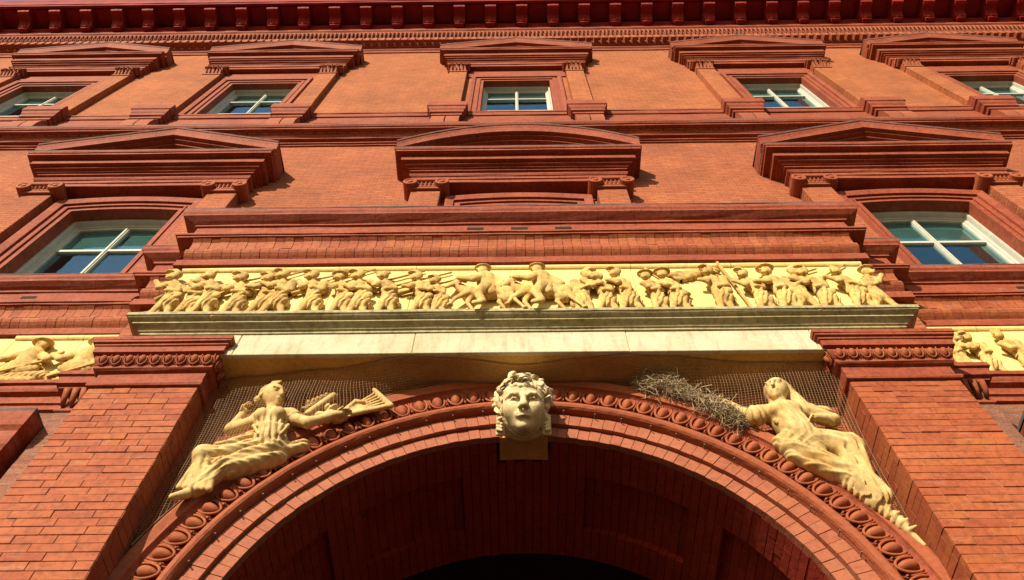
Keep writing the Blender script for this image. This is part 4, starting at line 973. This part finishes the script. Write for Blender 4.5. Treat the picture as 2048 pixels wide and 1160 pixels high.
# --- sculpted face on the keystone
tl = R(25); fv = np.array((0, -math.cos(tl), -math.sin(tl))); uv = np.array((0, -math.sin(tl), math.cos(tl))); rv = np.array((1.0, 0, 0))
HC = np.array((0.0, -0.48, 6.915)); HS = 1.02
sd = SDF((-0.30, -0.30, -0.44), (0.30, 0.32, 0.34), 0.0055)      # local: x right, y towards the viewer, z up
sd.ell((0, 0.0, 0.02), (0.160, 0.165, 0.205), k=0.03)
sd.ell((0, 0.044, -0.115), (0.098, 0.112, 0.112), k=0.05); sd.ell((0, 0.118, -0.196), (0.040, 0.038, 0.034), k=0.035)
for e in (-1, 1): sd.ell((e*0.076, 0.086, -0.052), (0.060, 0.064, 0.070), k=0.05)
sd.ell((0, 0.080, 0.06), (0.132, 0.080, 0.085), k=0.04)
ez = -0.026
for e in (-1, 1):
    sd.ell((e*0.064, 0.176, ez), (0.046, 0.044, 0.030), k=0.016, cut=True)
    pts = [(e*0.018, 0.166, ez+0.026), (e*0.045, 0.172, ez+0.044), (e*0.082, 0.162, ez+0.046), (e*0.122, 0.128, ez+0.026)]
    for a, b in zip(pts[:-1], pts[1:]): sd.cap(a, b, 0.0145, 0.012, k=0.012)
    sd.ell((e*0.066, 0.122, ez-0.002), (0.034, 0.031, 0.024), k=0.003)
    pts = [(e*0.032, 0.138, ez-0.002), (e*0.050, 0.160, ez+0.015), (e*0.075, 0.160, ez+0.017), (e*0.102, 0.134, ez-0.002)]
    for a, b in zip(pts[:-1], pts[1:]): sd.cap(a, b, 0.0072, 0.0068, k=0.004)
    pts = [(e*0.032, 0.138, ez-0.004), (e*0.054, 0.152, ez-0.020), (e*0.080, 0.150, ez-0.020), (e*0.102, 0.134, ez-0.004)]
    for a, b in zip(pts[:-1], pts[1:]): sd.cap(a, b, 0.0058, 0.0055, k=0.006)
sd.cap((0, 0.168, ez+0.035), (0, 0.214, -0.080), 0.016, 0.026, k=0.016)
sd.ell((0, 0.214, -0.090), (0.028, 0.024, 0.017), k=0.02)
for e in (-1, 1): sd.ell((e*0.027, 0.194, -0.094), (0.016, 0.020, 0.015), k=0.008)
sd.ell((0, 0.152, -0.132), (0.055, 0.032, 0.030), k=0.025)
for e in (-1, 1): sd.cap((e*0.044, 0.160, -0.130), (e*0.010, 0.184, -0.121), 0.008, 0.0115, k=0.008)
sd.cap((-0.030, 0.168, -0.146), (0.030, 0.168, -0.146), 0.0125, k=0.008); sd.ell((0, 0.178, -0.146), (0.024, 0.013, 0.011), k=0.008)
sd.cap((-0.050, 0.168, -0.1345), (0.050, 0.168, -0.1345), 0.0042, k=0.004, cut=True); sd.cap((-0.03, 0.194, -0.134), (0.03, 0.194, -0.134), 0.005, k=0.004, cut=True)
sd.ell((0, 0.172, -0.164), (0.028, 0.014, 0.008), k=0.010, cut=True); sd.cap((0, 0.190, -0.108), (0, 0.186, -0.116), 0.004, k=0.006, cut=True)
V, F = sd.mesh()
tw = lambda V, q=1.0: HC + (V[:, :1]*1.05*rv + V[:, 1:2]*fv + V[:, 2:3]*1.10*uv)*HS*q
KH = tag(empty('sculpted_head', tuple(HC + np.array((0, 0.1, -0.3)))), 'large cream carved face with leafy wreath on the keystone of the arch', 'sculpture')
mesh_np('face', tw(V, 1.07), F[:, ::-1], 'head', KH)
rg = random.Random(11)
# waved hair
sd = SDF((-0.32, -0.32, -0.30), (0.32, 0.30, 0.36), 0.0062)
sd.ell((0, -0.05, 0.08), (0.215, 0.16, 0.215), k=0.03)
for k in range(64):
    a = R(-112+224*k/63); rr = 0.188+rg.uniform(-0.01, 0.015)
    c = (rr*math.sin(a)*1.02, 0.075-0.05*abs(math.sin(a))**2+rg.uniform(-0.015, 0.02), 0.045+rr*math.cos(a)*0.78+rg.uniform(-.012, .012))
    d = (c[0]+rg.uniform(-.03, .03)+0.02*math.sin(a), c[1]-0.035, c[2]+rg.uniform(-.01, .03))
    sd.cap(c, d, rg.uniform(0.018, 0.028), rg.uniform(0.010, 0.018), k=0.006)
for e in (-1, 1):
    for k in range(16):
        t = k/15; c = (e*(0.168+0.015*math.sin(t*9)+rg.uniform(-.008, .010)), 0.03-0.02*t+rg.uniform(-.02, .025), 0.06-0.20*t)
        sd.ell(c, (rg.uniform(.014, .022),)*2+(rg.uniform(.014, .022),), k=0.008)
for k in range(46):
    a = R(-78+156*k/45); c = (0.150*math.sin(a)*1.06, 0.172-0.105*abs(math.sin(a))**2+rg.uniform(-.01, .012), 0.030+0.060*math.cos(a)**0.6+rg.uniform(-.008, .010))
    d = (c[0]*1.08+rg.uniform(-.02, .02), c[1]-0.05, c[2]+0.045); sd.cap(c, d, rg.uniform(0.014, 0.020), 0.026, k=0.005)
sd.ell((0, 0.23, -0.095), (0.110, 0.16, 0.145), k=0.006, cut=True)
V, F = sd.mesh(); mesh_np('hair', tw(V), F[:, ::-1], 'head', KH)
# wreath leaves, one by one
def leafmesh():
    mb = MB(); n = 6; vs = []; fs = []
    for i in range(n+1):
        t = i/n; wd = 0.034*math.sin(math.pi*min(1, t*0.95+0.05))**0.8; y = 0.022*math.sin(math.pi*t)
        vs += [(-wd, y-0.008, 0.11*t), (0, y+0.008, 0.11*t), (wd, y-0.008, 0.11*t), (0, y-0.012, 0.11*t)]
    for i in range(n):
        for j in range(4): fs.append((i*4+j, i*4+(j+1) % 4, i*4+4+(j+1) % 4, i*4+4+j))
    mb.add(vs, fs); return mb
lm = leafmesh(); lv = np.array(lm.v)
lmes = rawmesh('wreath_leaf', lm, 'head', True)
for k in range(84):
    a = R(-104+208*(k+0.5)/84+rg.uniform(-3, 3)); rr = 0.165+rg.uniform(-0.035, 0.03)
    c = np.array((rr*math.sin(a)*1.0, 0.115-0.085*abs(math.sin(a))**1.5+rg.uniform(-.075, .030), 0.035+rr*math.cos(a)*0.78*rg.uniform(0.75, 1.3)+rg.uniform(-.01, .03)))*HS
    wp = HC + c[0]*rv + c[1]*fv + c[2]*uv
    o = link('wreath_leaf', lmes, None, KH, tuple(wp))
    tg = rg.choice((-1, 1)); loc = np.array((tg*math.cos(a)*0.9+math.sin(a)*0.25+rg.uniform(-.4, .4), 0.55+rg.uniform(-.4, .5), -tg*math.sin(a)*0.9+math.cos(a)*0.1+rg.uniform(-.5, .4)))
    rad = Vector(loc[0]*rv+loc[1]*fv+loc[2]*uv)
    o.rotation_euler = (rad.to_track_quat('Z', 'Y') @ Matrix.Rotation(rg.uniform(-0.9, 0.9), 3, 'Z').to_quaternion()).to_euler(); s_ = rg.uniform(0.6, 0.9); o.scale = (s_*1.3, s_*1.3, s_)
for k in range(34):
    a = R(-82+164*(k+0.5)/34+rg.uniform(-3, 3))
    c = np.array((0.150*math.sin(a), 0.172-0.105*math.sin(a)**2+rg.uniform(-.02, .01), 0.062+0.060*math.cos(a)+rg.uniform(-.006, .03)))*HS
    wp = HC + c[0]*rv + c[1]*fv + c[2]*1.1*uv
    o = link('wreath_leaf', lmes, None, KH, tuple(wp)); tg = rg.choice((-1, 1))
    loc = np.array((tg*0.9+rg.uniform(-.3, .3), 0.35+rg.uniform(-.3, .4), 0.25+rg.uniform(-.5, .5))); rad = Vector(loc[0]*rv+loc[1]*fv+loc[2]*uv)
    o.rotation_euler = (rad.to_track_quat('Z', 'Y') @ Matrix.Rotation(rg.uniform(-0.9, 0.9), 3, 'Z').to_quaternion()).to_euler(); s_ = rg.uniform(0.5, 0.75); o.scale = (s_*1.2, s_*1.3, s_)
# scarf folds below the chin and hanging lappets
sd = SDF((-0.30, -0.30, -0.46), (0.30, 0.26, 0.0), 0.0062)
for k in range(5):
    d = 0.011*k; w_ = 0.140+0.012*k; prev = None
    for i in range(13):
        t = -1+2*i/12; x = w_*t; zz = -0.05-0.135*(1-abs(t)**1.7)-d*(1-0.2*abs(t)); y = 0.015+(0.085-0.030*k)*(1-t*t)
        c = (x, y, zz)
        if prev: sd.cap(prev, c, 0.0125, 0.0125, k=0.007)
        prev = c
for e in (-1, 1):
    for k in range(3): sd.cap((e*(0.150+0.022*k), 0.025-0.01*k, -0.09), (e*(0.156+0.020*k), -0.01, -0.215), 0.012, 0.016, k=0.008)
    for k in range(5): sd.cap((e*0.196, 0.015, -0.085-0.026*k), (e*0.165, 0.03, -0.10-0.026*k), 0.013, 0.010, k=0.007)
sd.ell((0, -0.08, -0.13), (0.17, 0.09, 0.11), k=0.02)
V, F = sd.mesh(); mesh_np('scarf', tw(V), F[:, ::-1], 'head', KH)

# --- reclining figures in the spandrels (x, P, z) -> (x, -P, z)
def S(p): return (p[0], -p[1], p[2])
def head_face(sd, c, f, s=1.0, fy=0.6):
    """c centre of head (world), f facing sign along x, fy how much it turns to the viewer"""
    c = np.array(c); d = np.array((f*(1-fy*0.5), -fy, -0.25)); d /= np.linalg.norm(d); u = np.array((0, -0.45, 0.9)); u -= d*(u@d); u /= np.linalg.norm(u); r = np.cross(d, u)
    q = lambda a, b, e: tuple(c+s*(a*r+b*d+e*u))
    sd.ell(tuple(c), (0.080*s, 0.080*s, 0.100*s), k=0.02); sd.ell(q(0, 0.03, -0.06), (0.056*s,)*3, k=0.03); sd.ell(q(0, 0.065, -0.092), (0.024*s,)*3, k=0.02)
    for e in (-1, 1):
        sd.ell(q(e*0.034, 0.085, 0.012), (0.022*s, 0.018*s, 0.016*s), k=0.012, cut=True); sd.ell(q(e*0.034, 0.062, 0.010), (0.017*s,)*3, k=0.004); sd.cap(q(e*0.012, 0.080, 0.030), q(e*0.055, 0.066, 0.030), 0.008*s, k=0.012)
    sd.cap(q(0, 0.080, 0.03), q(0, 0.105, -0.026), 0.010*s, 0.014*s, k=0.014); sd.cap(q(-0.018, 0.086, -0.055), q(0.018, 0.086, -0.055), 0.009*s, k=0.008); sd.cap(q(-0.02, 0.095, -0.063), q(0.02, 0.095, -0.063), 0.004*s, k=0.004, cut=True); sd.cap(q(-0.013, 0.083, -0.071), q(0.013, 0.083, -0.071), 0.009*s, k=0.008)
    return q
def hand(sd, a, d, n, s=1.0):
    """a wrist, d direction of the fingers, n palm normal side"""
    a = np.array(a); d = np.array(d, float); d /= np.linalg.norm(d); n = np.array(n, float); n -= d*(n@d); n /= np.linalg.norm(n); t = np.cross(d, n)
    sd.ell(tuple(a+d*0.035*s), (0.028*s, 0.028*s, 0.028*s), k=0.015)
    for i, L in enumerate((0.040, 0.048, 0.045, 0.034)):
        b = a+d*0.050*s+t*(i-1.5)*0.015*s; m_ = b+d*L*0.55*s+n*0.006*s; e = m_+d*L*0.35*s+n*0.026*s
        sd.cap(tuple(b), tuple(m_), 0.0082*s, 0.0078*s, k=0.004); sd.cap(tuple(m_), tuple(e), 0.0075*s, 0.0065*s, k=0.004)
    b = a+d*0.02*s-t*0.024*s; sd.cap(tuple(b), tuple(b+d*0.03*s-t*0.014*s+n*0.012*s), 0.0095*s, 0.008*s, k=0.005)
SL = tag(empty('reclining_statue', S((-2.0, 0.42, 6.4))), 'cream reclining woman with bare head turned right, statue left of the arch crown', 'statue')
sd = SDF((-2.62, -0.76, 5.76), (-1.36, -0.24, 7.30), 0.0078); sd.rs = 0.83
F1 = ((0.5, 0.2, 0.9), 0.014, 0.065); F2 = ((0.9, 0.3, -0.6), 0.015, 0.070); F3 = ((-0.45, 0.2, 1.0), 0.018, 0.085)
sd.cap(S((-2.06, .46, 6.84)), S((-2.09, .48, 7.02)), 0.064, 0.056, k=0.035)
sd.cap(S((-2.03, .47, 6.75)), S((-1.98, .47, 6.53)), 0.150, 0.138, k=0.03, fold=((1.0, 0.3, 0.25), 0.012, 0.050))
sd.ell(S((-2.09, .56, 6.73)), (0.078, 0.07, 0.072), k=0.025); sd.ell(S((-1.96, .57, 6.73)), (0.078, 0.07, 0.072), k=0.025)
for k_ in range(7): sd.cap(S((-2.12+0.045*k_, .575-0.006*abs(k_-3), 6.60)), S((-2.06+0.03*k_, .555, 6.50)), 0.018, 0.012, k=0.008)
sd.cap(S((-2.13, .54, 6.61)), S((-1.86, .54, 6.60)), 0.020, k=0.008)
sd.cap(S((-2.15, .46, 6.81)), S((-1.90, .47, 6.83)), 0.084, 0.084, k=0.04)
sd.ell(S((-1.96, .43, 6.46)), (0.15, 0.11, 0.11), k=0.05, fold=F3)
sd.cap(S((-1.96, .43, 6.44)), S((-2.42, .47, 6.31)), 0.105, 0.088, k=0.04, fold=F3)
sd.cap(S((-2.43, .47, 6.30)), S((-2.41, .44, 5.99)), 0.086, 0.062, k=0.03, fold=((0.8, 0.5, 0.35), 0.010, 0.060))
sd.ell(S((-2.43, .50, 6.32)), (0.105, 0.10, 0.095), k=0.03)
for k_ in range(6): sd.cap(S((-2.47+0.035*k_, .50, 6.20-0.008*k_)), S((-2.50+0.045*k_, .48, 5.99-0.004*k_)), 0.020, 0.030, k=0.010)
sd.cap(S((-2.43, .47, 5.93)), S((-2.49, .52, 5.85)), 0.046, 0.030, k=0.015)
sd.cap(S((-1.92, .41, 6.40)), S((-2.25, .44, 6.20)), 0.10, 0.08, k=0.03, fold=F3)
sd.cap(S((-2.25, .48, 6.20)), S((-2.37, .43, 6.02)), 0.080, 0.062, k=0.04, fold=F2)
sd.cap(S((-2.2, .42, 6.26)), S((-1.74, .41, 6.52)), 0.075, 0.06, k=0.05, fold=((-0.5, 0, 1), 0.012, 0.060))
sd.cap(S((-2.36, .40, 6.50)), S((-2.08, .42, 6.62)), 0.07, 0.08, k=0.03, fold=((-0.3, 0, 1), 0.014, 0.060))
sd.cap(S((-2.40, .40, 6.52)), S((-2.46, .40, 6.42)), 0.05, 0.04, k=0.03, fold=F1)
sd.cap(S((-2.15, .46, 6.79)), S((-2.35, .45, 6.69)), 0.064, 0.056, k=0.025); sd.cap(S((-2.35, .45, 6.69)), S((-2.30, .48, 6.83)), 0.052, 0.038, k=0.02)
hand(sd, S((-2.30, .48, 6.83)), (0.15, -0.1, 0.9), (0.8, -0.4, 0), 1.35)
sd.cap(S((-1.89, .47, 6.80)), S((-1.72, .51, 6.69)), 0.066, 0.058, k=0.025); sd.cap(S((-1.72, .51, 6.69)), S((-1.52, .51, 6.79)), 0.054, 0.038, k=0.02)
hand(sd, S((-1.52, .51, 6.79)), (0.9, 0, 0.35), (0, -0.4, -0.8), 1.35)
sd.ell(S((-1.87, .46, 6.80)), (0.075, 0.07, 0.075), k=0.02, fold=F2)
sd.rs = 1.0; q = head_face(sd, S((-2.095, .50, 7.075)), 1, 1.16, 0.55)
V, F = sd.mesh(); mesh_np('body', V, F, 'statue', SL)
sd = SDF((-2.36, -0.72, 6.86), (-1.92, -0.28, 7.34), 0.0075)
hc = np.array(S((-2.12, .475, 7.10)))
sd.ell(tuple(hc+np.array((-0.012, 0.02, 0.015))), (0.108, 0.104, 0.118), k=0.01, fold=((0.5, 0.2, 1), 0.006, 0.035))
sd.ell(tuple(hc+np.array((-0.095, 0.0, -0.06))), (0.042, 0.04, 0.04), k=0.012, fold=((0.5, 0.2, 1), 0.005, 0.025))
for k in range(7): sd.cap(tuple(hc+np.array((-0.07+0.012*k, -0.05-0.006*k, -0.06+0.022*k))), tuple(hc+np.array((-0.02+0.014*k, -0.085, -0.02+0.018*k))), 0.016, 0.012, k=0.006)
sd.cap(tuple(hc+np.array((-0.08, -0.03, 0.05))), tuple(hc+np.array((0.05, -0.07, 0.075))), 0.016, 0.014, k=0.005)
sd.ell(q(0, 0.11, -0.035), (0.092, 0.086, 0.092), k=0.01, cut=True)
V, F = sd.mesh(); mesh_np('hair', V, F, 'statue', SL)
# scroll, laurel and harp-like fan beside her
sd = SDF((-1.86, -0.66, 6.72), (-1.02, -0.30, 7.30), 0.0085)
sd.cap(S((-1.78, .44, 6.90)), S((-1.60, .46, 7.12)), 0.030, 0.034, k=0.01); sd.ell(S((-1.595, .47, 7.13)), (0.022, 0.022, 0.022), k=0.004, cut=True)
for k in range(7): t = k/6; sd.ell(S((-1.82+0.17*t, .44, 6.97+0.17*t)), (0.030, 0.022, 0.020), k=0.005)
for k in range(5): t = k/4; sd.ell(S((-1.80+0.13*t, .46, 7.03+0.10*t)), (0.016, 0.02, 0.030), k=0.005)
for k_ in range(6): t_ = k_/5; sd.cap(S((-1.47, .45, 6.86+0.05*t_)), S((-1.12-0.13*t_, .46, 6.99+0.17*t_)), 0.014, 0.012, k=0.004)
sd.cap(S((-1.10, .46, 6.97)), S((-1.27, .47, 7.18)), 0.026, 0.020, k=0.008); sd.cap(S((-1.48, .46, 6.84)), S((-1.10, .46, 6.97)), 0.024, 0.020, k=0.008)
sd.cap(S((-1.52, .45, 6.84)), S((-1.40, .47, 7.02)), 0.026, 0.020, k=0.01); sd.cap(S((-1.40, .47, 7.02)), S((-1.33, .48, 7.00)), 0.020, 0.014, k=0.01)
sd.cap(S((-1.66, .44, 6.84)), S((-1.50, .44, 6.86)), 0.045, 0.05, k=0.02, fold=F1); sd.ell(S((-1.58, .47, 6.92)), (0.05, 0.04, 0.03), k=0.01, fold=F2)
V, F = sd.mesh(); mesh_np('scroll_and_harp', V, F, 'statue', SL)

SR = tag(empty('reclining_statue', S((2.1, 0.42, 6.4))), 'cream reclining veiled woman statue right of the arch crown beside the nest', 'statue')
sd = SDF((1.52, -0.80, 5.36), (2.68, -0.24, 7.32), 0.0080); sd.rs = 0.84
sd.cap(S((2.11, .47, 6.86)), S((2.13, .49, 7.02)), 0.066, 0.058, k=0.035)
sd.cap(S((2.10, .47, 6.77)), S((2.15, .47, 6.54)), 0.155, 0.148, k=0.03, fold=((1.0, 0.2, 0.3), 0.008, 0.052))
sd.ell(S((2.03, .55, 6.76)), (0.07, 0.065, 0.07), k=0.025); sd.ell(S((2.17, .55, 6.76)), (0.07, 0.065, 0.07), k=0.03)
sd.cap(S((1.92, .46, 6.81)), S((2.32, .46, 6.83)), 0.092, 0.092, k=0.04)
sd.ell(S((1.86, .48, 6.76)), (0.105, 0.09, 0.105), k=0.03, fold=((1, 0, 0.2), 0.009, 0.06))
sd.cap(S((1.84, .48, 6.75)), S((1.70, .48, 6.92)), 0.054, 0.034, k=0.02); hand(sd, S((1.70, .48, 6.92)), (-0.7, -0.1, 0.6), (0.2, -0.8, 0), 1.1)
sd.ell(S((2.43, .43, 6.84)), (0.125, 0.075, 0.080), k=0.03, fold=((0.4, 0, 1), 0.010, 0.06))
sd.cap(S((2.34, .46, 6.80)), S((2.45, .51, 6.66)), 0.065, 0.055, k=0.03, fold=F1); sd.cap(S((2.45, .51, 6.66)), S((2.30, .57, 6.62)), 0.048, 0.034, k=0.02); hand(sd, S((2.31, .57, 6.62)), (-0.9, -0.15, -0.2), (0, -0.2, -0.9), 1.1)
sd.ell(S((2.15, .43, 6.46)), (0.18, 0.12, 0.13), k=0.04, fold=((0.75, 0, -0.8), 0.016, 0.075))
sd.cap(S((2.17, .44, 6.48)), S((2.47, .48, 6.38)), 0.125, 0.108, k=0.04, fold=((0.7, 0.3, 0.8), 0.016, 0.085))
sd.cap(S((2.48, .48, 6.36)), S((2.45, .45, 6.02)), 0.108, 0.092, k=0.04, fold=((1, 0.4, 0.15), 0.017, 0.070))
sd.cap(S((2.45, .47, 6.02)), S((2.50, .45, 5.86)), 0.095, 0.105, k=0.04, fold=((1, 0.5, 0.2), 0.014, 0.050))
sd.cap(S((2.08, .42, 6.40)), S((2.36, .45, 6.10)), 0.11, 0.09, k=0.04, fold=((0.72, 0, 0.8), 0.018, 0.085))
sd.cap(S((2.00, .42, 6.50)), S((2.32, .42, 6.14)), 0.07, 0.06, k=0.04, fold=((0.8, 0, 0.7), 0.010, 0.05))
sd.cap(S((2.36, .43, 6.02)), S((2.58, .42, 5.62)), 0.055, 0.045, k=0.03, fold=((0.9, 0, -0.6), 0.010, 0.05)); sd.cap(S((2.56, .42, 5.64)), S((2.64, .42, 5.44)), 0.04, 0.018, k=0.02)
for k in range(7): sd.cap(S((2.40+0.032*k, .45, 5.95-0.066*k)), S((2.45+0.030*k, .47, 5.96-0.066*k)), 0.020, 0.012, k=0.012)
sd.rs = 1.0; q = head_face(sd, S((2.13, .51, 7.085)), -1, 1.14, 0.85)
V, F = sd.mesh(); mesh_np('body', V, F, 'statue', SR)
sd = SDF((1.90, -0.70, 6.76), (2.44, -0.26, 7.36), 0.0085); hc = np.array(S((2.145, .475, 7.10)))
sd.ell(tuple(hc+np.array((0.012, 0.025, 0.02))), (0.118, 0.112, 0.128), k=0.01)
sd.cap(tuple(hc+np.array((0.085, 0.0, 0.02))), tuple(hc+np.array((0.14, 0.0, -0.24))), 0.036, 0.055, k=0.03, fold=((1, 0.3, 0.2), 0.008, 0.04))
sd.cap(tuple(hc+np.array((-0.06, 0.03, -0.06))), tuple(hc+np.array((-0.10, 0.02, -0.2))), 0.030, 0.030, k=0.03)
sd.ell(q(0, 0.12, -0.04), (0.096, 0.094, 0.108), k=0.008, cut=True)
V, F = sd.mesh(); mesh_np('veil', V, F, 'statue', SR)

# --- bird nest
def nest():
    mb = MB(); rg = random.Random(5)
    path = [(1.02, 7.215, .05), (1.12, 7.24, .10), (1.24, 7.19, .12), (1.38, 7.08, .095), (1.52, 6.96, .08), (1.66, 6.83, .08), (1.78, 6.70, .05)]
    def at(t):
        u = t*(len(path)-1); i = min(int(u), len(path)-2); w_ = u-i; return [path[i][j]*(1-w_)+path[i+1][j]*w_ for j in range(3)]
    for k in range(2100):
        x, z, r = at(rg.random()); a = rg.uniform(0, 6.28); rr = r*math.sqrt(rg.random())*1.05
        c = Vector((x, -0.43-rr*0.95*math.cos(a), z+0.02+rr*math.sin(a)))
        d = Vector((rg.gauss(0, 1)+0.3, rg.gauss(0, 0.75), rg.gauss(0, 0.8)-0.3)).normalized(); L = rg.uniform(0.05, 0.17) if rg.random() < 0.96 else rg.uniform(0.18, 0.28)
        bend = Vector((rg.gauss(0, 1), rg.gauss(0, 1), rg.gauss(0, 1)))*L*0.16; rad = rg.uniform(0.0016, 0.0042)
        b2 = Vector((rg.gauss(0, 1), rg.gauss(0, 1), rg.gauss(0, 1)-0.3))*L*0.22
        mb.tube([c-d*L/2, c-d*L*0.15+bend, c+d*L*0.2+bend*0.5, c+d*L/2+b2], rad, rad*0.6, 3, caps=False)
    return mb
tag(nest().build('bird_nest', 'twig', origin=W((1.4, 0.43, 7.0))), 'straggling bird nest of dry twigs on top of the arch, right side', 'nest')

# --- bird net hung from the beam over the spandrels
def net():
    mb = MB(); rg = random.Random(9)
    topP = [(-2.66, .47), (-2.4, .50), (-1.72, .57), (-.97, .69), (-.5, .66), (0, .60), (.45, .65), (.88, .69), (1.3, .66), (2.0, .60), (2.66, .60)]
    def tp(x):
        for (a, pa), (b, pb) in zip(topP[:-1], topP[1:]):
            if a <= x <= b:
                t = (x-a)/(b-a); t = t*t*(3-2*t); return pa+(pb-pa)*t
        return .6
    def pt(x, t):
        zb = AC+math.sqrt(max(0.02, 2.772**2-x*x)); P0 = tp(x); P1 = 0.482
        zt = 7.352; zb = min(zb, 7.342)
        pb_ = 0.43 if x < 0 else 0.43-0.09*min(1, x/1.2)
        P = P0+(pb_-P0)*(t**0.7) + 0.03*math.sin(math.pi*t)*math.sin(x*2.3)**2
        xx = x + 0.012*math.sin(7*t+x*3)
        return W((xx, min(P, 0.69), zt+(zb-zt)*t - 0.004 + 0.004*math.sin(x*13)))
    n = 205
    for i in range(n+1):
        x = -2.655+5.31*i/n; zb = AC+math.sqrt(max(0.02, 2.772**2-x*x)); k = max(6, int((7.352-zb)/0.06)+4)
        x += rg.uniform(-.003, .003)
        mb.tube([pt(x, j/k) for j in range(k+1)], 0.0016, 0.0016, 3, caps=False)
    # cross cords: constant spacing down the slope
    for j in range(0, 80):
        run = []
        for i in range(n+1):
            x = -2.655+5.31*i/n; zb = AC+math.sqrt(max(0.02, 2.772**2-x*x)); dp = tp(x)-0.43
            L = math.hypot(7.352-zb, dp)+0.02; t = j*0.0252/L
            if t <= 1: run.append(pt(x, t))
            else:
                if len(run) > 2: mb.tube(run[::1], 0.0016, 0.0016, 3, caps=False)
                run = []
        if len(run) > 2: mb.tube(run, 0.0016, 0.0016, 3, caps=False)
    # edge rope
    mb.tube([pt(-2.655+5.31*i/120, 0.0) for i in range(121)], 0.005, 0.005, 5); mb.tube([pt(-2.64+5.28*i/120, 1.0) for i in range(121)], 0.004, 0.004, 5)
    return mb
tag(net().build('bird_net', 'net', origin=W((0, 0.6, 7.35))), 'brown bird netting slung from the stone beam across the arch spandrels', 'net')
